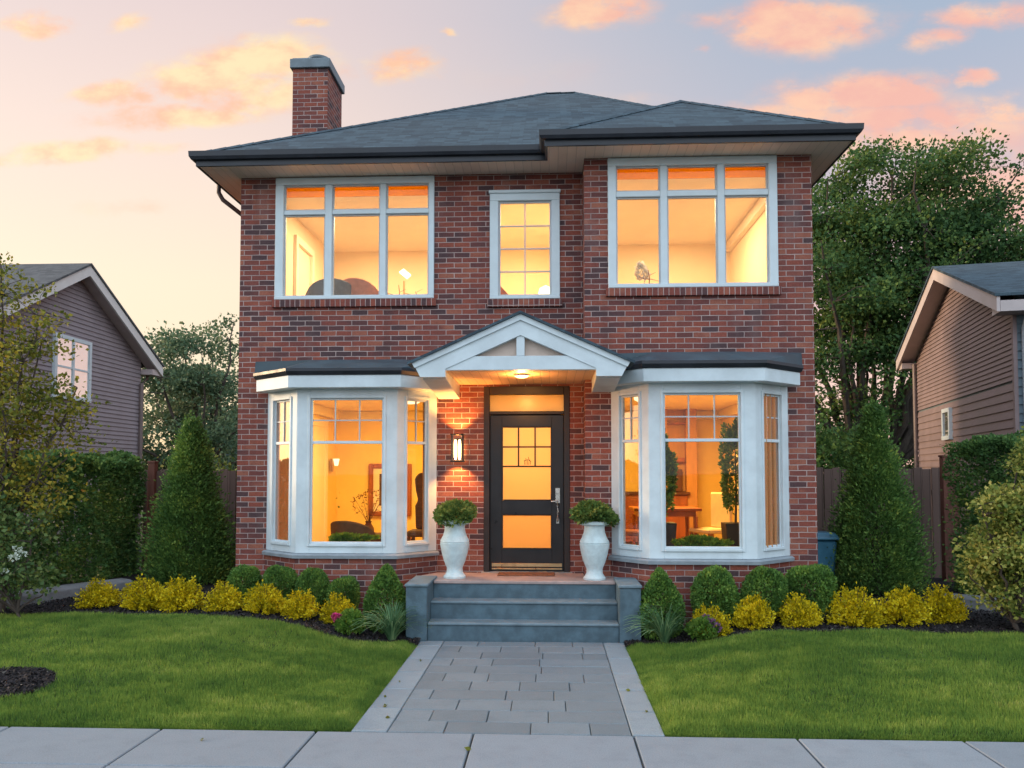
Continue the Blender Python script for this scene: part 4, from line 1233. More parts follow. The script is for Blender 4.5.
for dx_ in (-.026, .026):
    q = MB(); q.lathe([(.008, .03), (.017, .06), (.019, .20), (.014, .27), (.004, .285)], (LX + dx_, LY - .13, LZ), 12); q.build('bulb', M['bulb'], LN, smooth=True)
def spot(name, loc, rot, power, col, size, blend, rad=.02):
    d = bpy.data.lights.new(name, 'SPOT'); d.energy = power; d.color = col; d.spot_size = R(size); d.spot_blend = blend; d.shadow_soft_size = rad
    o = bpy.data.objects.new(name, d); COL.objects.link(o); o.location = loc; o.rotation_euler = rot
    return o
LCOL = (1.0, .40, .09)
spot('lantern_light', (LX, LY - .13, LZ + .30), (R(180), 0, 0), 60, LCOL, 112, .6)
spot('lantern_light', (LX, LY - .13, LZ + .05), (0, 0, 0), 60, LCOL, 112, .6)
point('lantern_light', (LX, LY - .13, LZ + .17), 2.2, LCOL, .02)

# urns with clipped bushes
def urn(x, y, z, label):
    U = empty('planted_urn', (x, y, z), label, 'urn', 'tall pale urns flanking the front door')
    q = MB()
    k_ = MB()
    prof = [(.08, 0), (.132, 0), (.134, .022), (.118, .036), (.098, .07), (.094, .115), (.100, .135), (.128, .20), (.156, .30), (.172, .385), (.176, .418), (.166, .422), (.166, .430), (.175, .434), (.166, .455), (.143, .50), (.126, .55), (.120, .60), (.124, .630), (.168, .642), (.176, .650), (.174, .676), (.165, .684), (.145, .684), (.138, .65)]
    k_.lathe(prof, (0, 0, 0), 40)
    o = k_.build('urn', M['urn'], None, smooth=True); o.parent = U
    s_ = MB(); s_.lathe([(.02, .645), (.139, .645), (.139, .655)], (0, 0, 0), 24); so_ = s_.build('soil', M['soil'], None); so_.parent = U
    f_ = blob_foliage('foliage', M['urnbush'], None, 3000, (.228, .228, .128), .045, 5, center=(0, 0, .768), jitter=.2, up=.35, clumps=60)
    f_.parent = U
    return U
u1 = urn(-1.14, 9.60, .60, 'tall pale stone urn with a clipped bush, left of the black front door')
u2 = copy_tree(u1); u2.location = (.525, 9.53, .60); u2.rotation_euler.z = 2.2
u2['label'] = 'tall pale stone urn with a clipped bush, right of the black front door'

# ------------------------------------------------------------------ shrubs in the beds
def at(px, Y): return Y * math.tan(math.atan((px - 512) / 800.0) - R(2.7))
def shrub_copy(o, x, y, s, rz, label, sz=None):
    o.location = (x, y, gz(x, y) - .03); o.scale = (s, s, sz or s); o.rotation_euler = (0, 0, rz)
    o['label'] = label
def proto_ball(seed):
    E = empty('boxwood', (0, 0, 0), 'x', 'shrub', 'clipped boxwood balls in the front beds')
    f_ = blob_foliage('foliage', M['boxwood'], None, 9000, (.25, .25, .235), .026, seed, center=(0, 0, .245), jitter=.075, up=.15, clumps=70); f_.parent = E
    s_ = MB(); s_.tube([(0, 0, -.05), (.01, 0, .1), (0, .01, .25)], [.02, .018, .008], 7)
    for k_ in range(5):
        a_ = k_ * 1.3; s_.tube([(0, 0, .08), (.09 * math.cos(a_), .09 * math.sin(a_), .28)], [.01, .004], 5)
    t_ = s_.build('stem', M['bark'], None); t_.parent = E
    return E
balls = [
    (246, 9.42, .76, 1.02, 'round green boxwood ball farthest left under the left bay window'),
    (281, 9.42, .82, 1.02, 'green boxwood ball second from the left end under the left bay window'),
    (314, 9.42, .76, 1.04, 'green boxwood ball just right of centre under the left bay window'),
    (345, 9.40, .76, 1.06, 'green boxwood ball beside the boxwood cone left of the steps'),
    (714, 8.98, 1.04, 1.36, 'large green boxwood ball beside the cone right of the steps'),
    (763, 8.98, .94, 1.28, 'middle green boxwood ball under the right bay window'),
    (808, 9.08, 1.06, 1.36, 'green boxwood ball at the right corner of the brick house')]
bps = []
for i, (px, Y, s_, sz, lab) in enumerate(balls):
    if i < 3: bps.append(proto_ball(21 + i * 7)); o = bps[-1]
    else: o = copy_tree(bps[(i * 2) % 3])
    shrub_copy(o, at(px, Y), Y, s_, i * 1.7, lab, sz)
cp = None
for px, Y, s_, lab in ((387, 9.12, 1.0, 'pointed green boxwood cone left of the entrance steps'), (659, 8.93, 1.02, 'pointed green boxwood cone right of the entrance steps')):
    if cp is None:
        o = cp = empty('boxwood_cone', (0, 0, 0), 'x', 'shrub', 'boxwood cones beside the steps')
        f_ = blob_foliage('foliage', M['boxwood'], None, 10000, (.25, .25, .36), .027, 33, tip=.62, center=(0, 0, .27), jitter=.03, up=.35, clumps=60); f_.parent = o
        q = MB(); q.tube([(0, 0, -.05), (0, 0, .45)], [.022, .008], 7); t_ = q.build('stem', M['bark'], None); t_.parent = o
    else: o = copy_tree(cp)
    shrub_copy(o, at(px, Y), Y, s_, px, lab, 1.2)

def proto_gold(seed):
    E = empty('golden_shrub', (0, 0, 0), 'x', 'shrub', 'golden yellow shrubs along the front of the beds')
    g_ = np.random.default_rng(seed)
    n = 170                                  # upright leafy shoots
    d = unit(g_.normal(size=(n, 3))); d[:, 2] = np.abs(d[:, 2]) * 1.0 + .12; d = unit(d)
    ln_ = g_.uniform(.80, 1.04, n)
    Ps = []; Ds = []
    stems = MB()
    for i in range(n):
        tip_ = d[i] * ln_[i] * np.array([.245, .245, .335])
        base_ = tip_ * .15
        m_ = 34
        t_ = g_.uniform(.35, 1.03, m_)
        c_ = base_ + (tip_ - base_) * t_[:, None] + g_.normal(0, .013, (m_, 3))
        Ps.append(c_); Ds.append(unit(np.tile(d[i], (m_, 1)) * .7 + g_.normal(0, .6, (m_, 3)) + [0, 0, .3]))
        if i % 4 == 0: stems.tube([(0, 0, -.03), tuple(base_ + [0, 0, .02]), tuple(tip_ * .93)], [.006, .005, .002], 4)
    P = np.concatenate(Ps); D = np.concatenate(Ds)
    L = g_.uniform(.016, .030, len(P))
    V, F = leaf_cards(P, D, L, L * .36, rng=g_)
    f_ = fast_mesh('foliage', V, F, M['golden']); f_.parent = E
    t_ = stems.build('stem', M['bark'], None); t_.parent = E
    return E
golds = [
    (102, 9.15, .95, .98, 'golden shrub at the far left end of the bed, before the dark hedge'),
    (147, 9.05, 1.05, 1.12, 'tall golden shrub at the left foot of the left evergreen'),
    (184, 8.98, 1.08, 1.16, 'golden shrub at the right foot of the left evergreen'),
    (226, 8.98, .88, .98, 'golden shrub below the left corner of the brick house'),
    (266, 8.98, .95, 1.02, 'golden shrub centred before the boxwood balls under the left bay window'),
    (302, 8.96, .88, .98, 'golden shrub between the left bay centre and the pink flower'),
    (339, 9.08, .84, 1.0, 'golden shrub directly behind the pink flower'),
    (709, 8.66, .86, .98, 'small golden shrub behind the mauve flowers right of the steps'),
    (752, 8.72, .88, 1.10, 'golden shrub between the first two boxwood balls on the right'),
    (797, 8.72, .90, 1.02, 'golden shrub before the right corner of the brick house'),
    (852, 8.80, 1.10, 1.28, 'wide golden shrub at the left foot of the right evergreen'),
    (899, 8.90, 1.12, 1.22, 'golden shrub at the right foot of the right evergreen'),
    (939, 9.05, .98, 1.18, 'golden shrub at the far right end of the bed by the brown fence post')]
protos = []
for i, (px, Y, s_, sz, lab) in enumerate(golds):
    if i < 3: o = proto_gold(50 + i); protos.append(o)
    else: o = copy_tree(protos[i % 3])
    shrub_copy(o, at(px, Y), Y, s_ * 1.07, i * 2.1, lab, sz)

# ornamental grasses beside the steps
def proto_grass():
    E = empty('ornamental_grass', (0, 0, 0), 'x', 'grass tuft', 'arching grass tufts beside the steps')
    g_ = np.random.default_rng(77)
    V = []; F = []
    for i in range(190):
        a_ = g_.random() * 2 * math.pi; H = g_.uniform(.30, .50); out = g_.uniform(.10, .50); w_ = g_.uniform(.005, .009)
        b0 = np.array([math.cos(a_), math.sin(a_), 0]) * g_.uniform(0, .035)
        dirv = np.array([math.cos(a_), math.sin(a_), 0]); side = np.array([-math.sin(a_), math.cos(a_), 0])
        k_ = len(V); sg = 7
        for j in range(sg + 1):
            t_ = j / sg
            p = b0 + dirv * out * (t_ ** 1.25) + np.array([0, 0, H * (1.75 * t_ - 1.35 * t_ * t_ * (.45 + out))])
            ww = w_ * (1 - t_ ** 2 * .95)
            V += [p - side * ww + [0, 0, .002], p + side * ww]
        for j in range(sg): F.append((k_ + 2 * j, k_ + 2 * j + 1, k_ + 2 * j + 3, k_ + 2 * j + 2))
    f_ = fast_mesh('blades', V, F, M['blade'], smooth=True); f_.parent = E
    return E
gp = proto_grass(); shrub_copy(gp, at(393, 8.66), 8.66, 1.0, 0, 'green arching grass tuft against the left side wall of the steps', .95)
g2 = copy_tree(gp); shrub_copy(g2, at(663, 8.62), 8.62, 1.0, 1.9, 'green arching grass tuft against the right side wall of the steps', .95)

# small flowering plants
def flower_plant(px, Y, label, mat, spots, seed, w_=.16, h_=.2):
    x = at(px, Y)
    E = empty('flowering_plant', (x, Y, gz(x, Y) - .03), label, 'flower')
    f_ = blob_foliage('foliage', M['herb'], None, 1500, (w_, w_, h_ * .55), .035, seed, center=(0, 0, h_ * .55), up=.5, clumps=20, jitter=.2); f_.parent = E
    for sx, sy, sz, r_ in spots:
        b_ = blob_foliage('bloom', mat, None, 130, (r_, r_, r_ * .8), r_ * .55, seed + 3, center=(sx, sy, sz), up=.2, clumps=6, wfrac=.5); b_.parent = E
    st_ = MB()
    for sx, sy, sz, r_ in spots: st_.tube([(0, 0, 0), (sx * .5, sy * .5, sz * .6), (sx, sy, sz)], .004, 5)
    s2 = st_.build('stem', M['blade'], None); s2.parent = E
flower_plant(352, 8.68, 'low leafy plant with one bright pink bloom by the left grass tuft', M['petal_pink'], [(-.145, -.05, .20, .045), (-.15, -.02, .155, .03)], 91, .15, .22)
flower_plant(701, 8.52, 'low leafy plant with mauve blooms by the right grass tuft', M['petal_purple'], [(.08, -.04, .19, .045), (.13, -.02, .14, .05), (.05, .04, .23, .035)], 94, .14, .2)

# conical evergreens
def evergreen(x, y, H, Rb, label, seed):
    z0 = gz(x, y)
    E = empty('conical_evergreen', (x, y, z0), label, 'evergreen', 'conical evergreens at the house corners')
    g_ = np.random.default_rng(seed)
    n = 900
    t_ = g_.random(n) ** 1.35
    a_ = g_.random(n) * 2 * np.pi
    env = Rb * np.where(t_ < .12, .86 + t_ * 1.1, (1 - (t_ - .12) / .88) ** .86 * 1.0)
    env *= 1 + .10 * np.sin(a_ * 3 + seed) + .06 * np.sin(a_ * 5 + t_ * 9)
    rr = env * (1 - np.abs(g_.normal(0, .13, n)))
    c = np.stack([np.cos(a_) * rr, np.sin(a_) * rr, .05 + t_ * H * .97], 1)
    out = np.stack([np.cos(a_), np.sin(a_), np.full(n, .9)], 1)
    m_ = 46
    sz = (.05 + .075 * (1 - t_))[:, None, None]
    P = c[:, None, :] + g_.normal(0, 1, (n, m_, 3)) * sz * np.array([1, 1, 1.25])
    D = unit((out[:, None, :] + g_.normal(0, .5, (n, m_, 3))).reshape(-1, 3))
    P = P.reshape(-1, 3); L = g_.uniform(.03, .062, len(P))
    V, F = leaf_cards(P, D, L, L * .24, rng=g_)
    f_ = fast_mesh('foliage', V, F, M['thuja']); f_.parent = E
    q = MB(); q.tube([(0, 0, -.1), (0, 0, H * .5), (0, 0, H * .93)], [.07, .04, .008], 8)
    for k_ in range(14):
        a2 = k_ * 2.4; zz = .2 + k_ * .13 * H / 2.4; r2 = Rb * max(.03, .4 * (1 - zz / H))
        q.tube([(0, 0, zz), (math.cos(a2) * r2, math.sin(a2) * r2, zz + .15)], [.015, .005], 5)
    s2 = q.build('trunk', M['bark'], None); s2.parent = E
evergreen(at(192, 11.5), 11.5, 2.27, .50, 'dark green conical evergreen between the dark hedge and the brick house', 5)
evergreen(at(874, 11.4), 11.4, 2.52, .52, 'broad dark green conical evergreen before the right fence', 8)

# ------------------------------------------------------------------ hedges
def hedge(name, pts, thick, H, n, size, mat, label, seed, cat='hedge'):
    """pts: front line (x, y) from near to far; body lies on the right of the walking direction if thick > 0"""
    E = empty(name, (pts[0][0], pts[0][1], 0), label, cat)
    g_ = np.random.default_rng(seed)
    P2 = np.array(pts, float); seg = np.linalg.norm(np.diff(P2, axis=0), axis=1); cum = np.concatenate([[0], np.cumsum(seg)])
    s_ = g_.random(n) * cum[-1]
    fx = np.interp(s_, cum, P2[:, 0]); fy = np.interp(s_, cum, P2[:, 1])
    i_ = np.clip(np.searchsorted(cum, s_) - 1, 0, len(seg) - 1)
    d = np.diff(P2, axis=0)[i_] / seg[i_][:, None]
    nrm = np.stack([d[:, 1], -d[:, 0]], 1) * np.sign(thick)         # pointing into the body
    T = abs(thick)
    kind = g_.random(n)
    z = g_.random(n) * H; dep = np.where(g_.random(n) < .7, np.abs(g_.normal(0, .07, n)), g_.random(n) * .35)
    top = kind > .72
    dep = np.where(top, g_.random(n) * T, dep); z = np.where(top, H - np.abs(g_.normal(0, .06, n)), z)
    endc = kind < .10
    bump = .09 * np.sin(s_ * 4.1 + z * 2.7) + .06 * np.sin(s_ * 9.3 - z * 6.1) + .04 * np.sin(s_ * 17 + z * 13)
    dep = np.where(top, dep, dep - bump); z = np.where(top, z + .06 * np.sin(s_ * 5.3) + .05 * np.sin(s_ * 11 + dep * 7) + .03 * np.sin(s_ * 23), z)
    s_end = np.where(g_.random(n) < .5, 0, cum[-1]); 
    fx = np.where(endc, P2[-1, 0] + g_.normal(0, .05, n), fx); fy = np.where(endc, P2[-1, 1] + g_.normal(0, .05, n), fy)
    dep = np.where(endc, g_.random(n) * T, dep)
    P = np.stack([fx + nrm[:, 0] * dep, fy + nrm[:, 1] * dep, z + .05], 1)
    out = np.stack([-nrm[:, 0], -nrm[:, 1], np.full(n, .25)], 1); out[top] = [0, 0, 1]
    D = unit(out + g_.normal(0, .75, (n, 3)))
    L = size * g_.uniform(.65, 1.35, n)
    V, F = leaf_cards(P - np.array([pts[0][0], pts[0][1], 0]), D, L, L * .36, rng=g_)
    f_ = fast_mesh('foliage', V, F, mat); f_.parent = E
    q = MB()
    for k_ in range(int(cum[-1] / .35)):
        s0 = k_ * .35 + .1; xx = np.interp(s0, cum, P2[:, 0]); yy = np.interp(s0, cum, P2[:, 1])
        nn = nrm[0] * T * .5
        bx_, by_ = xx - pts[0][0] + nn[0], yy - pts[0][1] + nn[1]
        q.tube([(bx_, by_, -.05), (bx_ + .05, by_, H * .5), (bx_ - .06, by_ + .04, H * .9)], [.035, .025, .01], 6)
    s2 = q.build('stems', M['bark'], None); s2.parent = E
    return E
hedge('hedge', [(-7.7, 8.6), (-7.25, 9.7), (-6.85, 11.0), (-6.44, 12.3)], -.85, 2.0, 76000, .052, M['hedge'], 'tall dense dark green hedge along the left side of the garden', 14)
hedge('hedge', [(6.3, 9.6), (5.95, 10.6), (5.66, 11.6)], .95, 2.22, 34000, .045, M['hedge'], 'clipped dark green hedge by the brown fence post on the right', 15)

# ------------------------------------------------------------------ fences, edging, bin
FN = empty('wooden_fence', (-5.1, 12.75, 0), 'brown wooden fence behind the left evergreen', 'fence')
q = MB(); xx = -6.62
k_ = 0
while xx < -4.12:
    q.box(xx + .003, xx + .137, 12.76 + (.012 if k_ % 2 else 0), 12.785 + (.012 if k_ % 2 else 0), 0, 1.90 + .015 * math.sin(k_ * 3.7)); xx += .14; k_ += 1
q.build('boards', M['fence'], FN, bevel=.003)
for xp, zt_ in ((-6.46, 2.02), (-4.22, 1.95)):
    q = MB(); q.box(xp - .055, xp + .055, 12.70, 12.82, 0, zt_); q.box(xp - .065, xp + .065, 12.69, 12.83, zt_, zt_ + .03); q.build('post', M['fence_post'], FN, bevel=.005)
q = MB(); q.box(-6.62, -4.08, 12.80, 12.84, 1.5, 1.59); q.box(-6.62, -4.08, 12.80, 12.84, .4, .49); q.build('rail', M['fence_post'], FN)
q = MB(); q.box(-6.30, -6.27, 12.735, 12.757, 1.55, 1.66); q.tube([(-6.285, 12.735, 1.6), (-6.22, 12.72, 1.6)], .012, 8); q.build('latch', M['iron'], FN)
FN = empty('wooden_fence', (5.2, 13.0, 0), 'dark brown board fence with a tall post behind the right evergreen', 'fence')
q = MB(); xx = 3.25; k_ = 0
while xx < 6.1:
    q.box(xx + .003, xx + .137, 13.0 + (.012 if k_ % 2 else 0), 13.025 + (.012 if k_ % 2 else 0), 0, 1.93 + .012 * math.sin(k_ * 2.9)); xx += .14; k_ += 1
q.build('boards', M['fence'], FN, bevel=.003)
q = MB(); q.box(3.25, 6.1, 13.04, 13.08, 1.5, 1.59); q.box(3.25, 6.1, 13.04, 13.08, .4, .49); q.build('rail', M['fence_post'], FN)
for xp, yp, zt_, h in ((6.13, 12.6, 2.10, .12), (4.9, 13.12, 1.9, .05)):
    q = MB(); q.box(xp - h, xp + h, yp - .06, yp + .06, 0, zt_); q.box(xp - h - .012, xp + h + .012, yp - .075, yp + .075, zt_, zt_ + .03); q.build('post', M['fence_post'], FN, bevel=.005)

q = MB(); q.sweep([(-5.70, 10.6), (-6.1, 9.9), (-6.35, 9.2), (-6.55, 8.75), (-8.6, 8.72)], [(-.16, .0), (.14, .0), (.14, .40), (.10, .43), (-.12, .43), (-.16, .40)], closed=False)
tag(q.build('garden_edging', M['concrete_dark'], None, bevel=.008), 'low grey concrete edging curving in front of the dark left hedge', 'edging')
q = MB(); q.sweep([(8.8, 9.5), (6.5, 9.3), (5.4, 9.75), (4.8, 10.2)], [(-.12, .0), (.12, .0), (.12, .34), (.09, .37), (-.09, .37), (-.12, .34)], closed=False)
tag(q.build('garden_edging', M['concrete_dark'], None, bevel=.008), 'low grey concrete edging under the pale gold shrub at the right', 'edging')

BN = empty('wheelie_bin', (3.74, 11.6, 0), 'blue wheeled bin between the brick house and the right evergreen', 'bin')
q = MB(); x0, x1, y0, y1 = 3.50, 3.97, 11.3, 11.9
vs = [(x0 + .05, y0 + .06, .08), (x1 - .05, y0 + .06, .08), (x1 - .05, y1 - .06, .08), (x0 + .05, y1 - .06, .08), (x0, y0, .92), (x1, y0, .92), (x1, y1, .92), (x0, y1, .92)]
q.add(vs, [(0, 3, 2, 1), (4, 5, 6, 7), (0, 1, 5, 4), (1, 2, 6, 5), (2, 3, 7, 6), (3, 0, 4, 7)])
q.build('bin_body', M['bin'], BN, bevel=.03)
q = MB(); n_ = 8
for k_ in range(n_): pass
pr = [(y0 - .04, .925), (y1 + .03, .925), (y1 + .03, .97), (y1 - .12, 1.02), (y0 + .12, 1.02), (y0 - .04, .96)]
vs = [(x0 - .02, a_, b_) for a_, b_ in pr] + [(x1 + .02, a_, b_) for a_, b_ in pr]
q.add(vs, [tuple(range(6)), tuple(range(11, 5, -1))] + [(i, i + 6, (i + 1) % 6 + 6, (i + 1) % 6) for i in range(6)])
q.build('lid', M['bin'], BN, bevel=.012)
for xx in (x0 + .02, x1 - .08):
    q = MB(); q.tube([(xx, y1 + .0, .10), (xx + .06, y1 + .0, .10)], .10, 18); q.build('wheel', M['iron'], BN)

# ------------------------------------------------------------------ neighbouring houses
def neighbour(name, label, O, dirv, half, over, ze, zp, depth, side, mats, roofmat):
    """gable wall centred at O, running along dirv (unit, near to far); the house body lies on the side away from the brick house.
    side = +1: body towards -normal where normal = rotate(dirv, -90) ... chosen by the sign"""
    E = empty(name, (O[0], O[1], 0), label, 'house', 'neighbouring houses clad in siding')
    d = Vector((dirv[0], dirv[1], 0)).normalized(); nb = Vector((d.y, -d.x, 0)) * side      # into the body
    O3 = Vector((O[0], O[1], 0)); Z = Vector((0, 0, 1))
    P = lambda s, t, z: O3 + d * s + nb * t + Z * z
    slope = (zp - ze) / (half + over)
    zw = lambda s: zp - .10 - slope * abs(s)
    # body
    q = MB()
    h = half
    vs = [P(-h, .02, 0), P(h, .02, 0), P(h, .02, zw(h)), P(0, .02, zw(0)), P(-h, .02, zw(-h)), P(-h, depth, 0), P(h, depth, 0), P(h, depth, zw(h)), P(0, depth, zw(0)), P(-h, depth, zw(-h))]
    q.add(vs, [(0, 1, 2, 3, 4), (9, 8, 7, 6, 5), (1, 6, 7, 2), (0, 4, 9, 5)])
    q.build('wall', mats[2], E)
    # clapboards on the gable
    def boards(z0, z1, rh, mat):
        q = MB(); z = z0
        while z < z1 - .01:
            zt_ = min(z + rh, z1)
            def ext(zz):
                return h if zz <= zw(h) else max(0.0, (zp - .10 - zz) / slope)
            a0, a1 = min(h, ext(z)), min(h, ext(zt_))
            if a0 <= .02: break
            q.add([P(-a0, -.016, z), P(a0, -.016, z), P(a1, .006, zt_), P(-a1, .006, zt_), P(-a0, .012, z), P(a0, .012, z)], [(0, 1, 2, 3), (0, 4, 5, 1), (0, 3, 4), (1, 5, 2)])
            z = zt_
        q.build('siding', mat, E)
    return E, P, boards, slope, zw

E, P, boards, slope, zw = neighbour('neighbour_house', 'mauve sided gabled house beyond the left hedge', (-10.9, 17.72), (0, 1), 3.05, .50, 4.79, 6.68, 9.0, -1, (0, 0, M['side_left']), None)
boards(.3, 6.6, .105, M['side_left'])
def gable_roof(E, P, half, over, ze, zp, depth, roofmat, fasciamat, soffmat, rake=.40, th=.14):
    slope = (zp - ze) / (half + over); w_ = half + over
    for s_ in (-1, 1):
        q = MB()
        q.add([P(0, -rake, zp), P(s_ * w_, -rake, ze), P(s_ * w_, depth + rake, ze), P(0, depth + rake, zp), P(0, -rake, zp - .05), P(s_ * w_, -rake, ze - .05), P(s_ * w_, depth + rake, ze - .05), P(0, depth + rake, zp - .05)],
              [(0, 1, 2, 3), (7, 6, 5, 4), (0, 4, 5, 1), (1, 5, 6, 2), (2, 6, 7, 3)])
        r_ = q.build('roof', roofmat, E)
        q = MB()
        q.add([P(0, -rake + .03, zp - .055), P(s_ * (w_ - .02), -rake + .03, ze - .055), P(s_ * (w_ - .02), -rake + .03, ze - .30), P(0, -rake + .03, zp - .29),
               P(0, -rake + .08, zp - .055), P(s_ * (w_ - .02), -rake + .08, ze - .055), P(s_ * (w_ - .02), -rake + .08, ze - .30), P(0, -rake + .08, zp - .29)],
              [(0, 1, 2, 3), (7, 6, 5, 4), (0, 4, 5, 1), (1, 5, 6, 2), (2, 6, 7, 3)])
        q.build('bargeboard', fasciamat, E)
        q = MB()
        q.add([P(0, -rake + .085, zp - .20), P(s_ * (w_ - .03), -rake + .085, ze - .20), P(s_ * (w_ - .03), .0, ze - .20), P(0, .0, zp - .20), P(0, -rake + .085, zp - .18), P(s_ * (w_ - .03), -rake + .085, ze - .18), P(s_ * (w_ - .03), .0, ze - .18), P(0, .0, zp - .18)],
              [(0, 1, 2, 3), (7, 6, 5, 4), (0, 4, 5, 1), (1, 5, 6, 2), (2, 6, 7, 3), (3, 7, 4, 0)])
        q.build('soffit', soffmat, E)
        q = MB()      # boxed eave return and gutter
        q.add([P(s_ * (half + .0), -rake + .085, ze - .30), P(s_ * (w_ - .02), -rake + .085, ze - .30), P(s_ * (w_ - .02), depth, ze - .30), P(s_ * half, depth, ze - .30),
               P(s_ * half, -rake + .085, ze - .16), P(s_ * (w_ - .02), -rake + .085, ze - .12), P(s_ * (w_ - .02), depth, ze - .12), P(s_ * half, depth, ze - .16)],
              [(0, 3, 2, 1), (0, 1, 5, 4), (1, 2, 6, 5), (2, 3, 7, 6), (4, 5, 6, 7), (0, 4, 7, 3)])
        q.build('eave_box', soffmat, E)
gable_roof(E, P, 3.05, .50, 4.79, 6.68, 9.0, M['shingle_grey'], M['trim'], M['rose_trim'])
q = MB(); q.tube([P(3.30, -.05, 4.50), P(3.30, -.05, 4.40), P(2.98, -.07, 4.24), P(2.98, -.07, .2)], .05, 8); q.build('downspout', M['pipe_brown'], E, smooth=True)
def small_window(E, P, s0, s1, z0, z1, nm='window', sky_sheen=True, grid=True, depth=.0):
    q = MB(); f = .085
    def bx(s_0, s_1, t0, t1, za, zb):
        vs = [P(s_0, t0, za), P(s_1, t0, za), P(s_1, t1, za), P(s_0, t1, za), P(s_0, t0, zb), P(s_1, t0, zb), P(s_1, t1, zb), P(s_0, t1, zb)]
        q.add(vs, [(0, 3, 2, 1), (4, 5, 6, 7), (0, 1, 5, 4), (1, 2, 6, 5), (2, 3, 7, 6), (3, 0, 4, 7)])
    bx(s0, s1, -.075, .01, z1 - f, z1); bx(s0, s1, -.085, .01, z0, z0 + f)
    bx(s0, s0 + f, -.075, .01, z0 + f, z1 - f); bx(s1 - f, s1, -.075, .01, z0 + f, z1 - f)
    if grid:
        c_ = (s0 + s1) / 2; bx(c_ - .035, c_ + .035, -.068, .008, z0 + f, z1 - f)
        zc = (z0 + z1) / 2; bx(s0 + f, c_ - .035, -.064, .008, zc - .02, zc + .02); bx(c_ + .035, s1 - f, -.064, .008, zc - .02, zc + .02)
    fr = q.build(nm, M['white_frame'], E)
    g_ = MB(); g_.add([P(s0 + f, -.050, z0 + f), P(s1 - f, -.050, z0 + f), P(s1 - f, -.050, z1 - f), P(s0 + f, -.050, z1 - f),
                       P(s0 + f, -.044, z0 + f), P(s1 - f, -.044, z0 + f), P(s1 - f, -.044, z1 - f), P(s0 + f, -.044, z1 - f)], [(0, 1, 2, 3), (7, 6, 5, 4)])
    g_.build('pane', M['glass'], fr)
    c_ = MB(); c_.add([P(s0 + f, -.034, z0 + f), P(s1 - f, -.034, z0 + f), P(s1 - f, -.034, z1 - f), P(s0 + f, -.034, z1 - f), P(s0 + f, -.030, z0 + f), P(s1 - f, -.030, z0 + f), P(s1 - f, -.030, z1 - f), P(s0 + f, -.030, z1 - f)], [(0, 1, 2, 3), (7, 6, 5, 4)])
    c_.build('curtain' if sky_sheen else 'blind', M['curtain'] if sky_sheen else M['cloth_grey'], fr)  # the pale version imitates sky reflected in the glass
small_window(E, P, -.76, .64, 3.52, 4.95)

dl_ = Vector((.208, .978, 0)).normalized()
E, P, boards, slope, zw = neighbour('neighbour_house', 'plum sided gabled house with a pale downspout beyond the right fence', (8.52, 17.12), (dl_.x, dl_.y), 3.50, .45, 4.80, 6.24, 9.0, 1, (0, 0, M['side_blue']), None)
boards(3.42, 6.2, .09, M['side_right'])
boards(.3, 3.38, .155, M['side_right'])
gable_roof(E, P, 3.50, .45, 4.80, 6.24, 9.0, M['shingle'], M['rose_trim'], M['rose_trim'], rake=.42)
q = MB()
z = .3
while z < 4.5:
    q.add([P(-3.524, .02, z), P(-3.524, 9, z), P(-3.497, 9, z + .15), P(-3.497, .02, z + .15), P(-3.49, .02, z), P(-3.49, 9, z)], [(0, 1, 2, 3), (0, 4, 5, 1), (0, 3, 4)])
    z += .15
q.build('siding', M['side_blue'], E)
q = MB(); q.tube([P(-3.85, .12, 4.66), P(-3.85, .12, 4.52), P(-3.60, .12, 4.26), P(-3.60, .12, .2)], .055, 10); q.build('downspout', M['pipe_pale'], E, smooth=True)
q = MB(); q.tube([P(3.47, -.06, 4.6), P(3.47, -.06, .2)], .045, 8); q.build('downspout', M['pipe_brown'], E, smooth=True)
q = MB(); q.add([P(-3.53, -.04, .2), P(-3.44, -.04, .2), P(-3.44, .02, .2), P(-3.53, .02, .2), P(-3.53, -.04, 4.7), P(-3.44, -.04, 4.7), P(-3.44, .02, 4.7), P(-3.53, .02, 4.7)], [(0, 1, 5, 4), (1, 2, 6, 5), (3, 0, 4, 7)])
q.build('corner_board', M['side_right'], E)
small_window(E, P, .35, .95, 2.58, 3.26, sky_sheen=False, grid=False)

# a small far house at the left
E, P, boards, slope, zw = neighbour('distant_house', 'small grey gabled house far behind the left evergreen', (-14.6, 36.0), (1, .12), 2.2, .3, 2.9, 4.0, 7.0, -1, (0, 0, M['side_blue']), None)
E['group'] = ''; del E['group']
gable_roof(E, P, 2.2, .3, 2.9, 4.0, 7.0, M['shingle_grey'], M['trim'], M['rose_trim'])

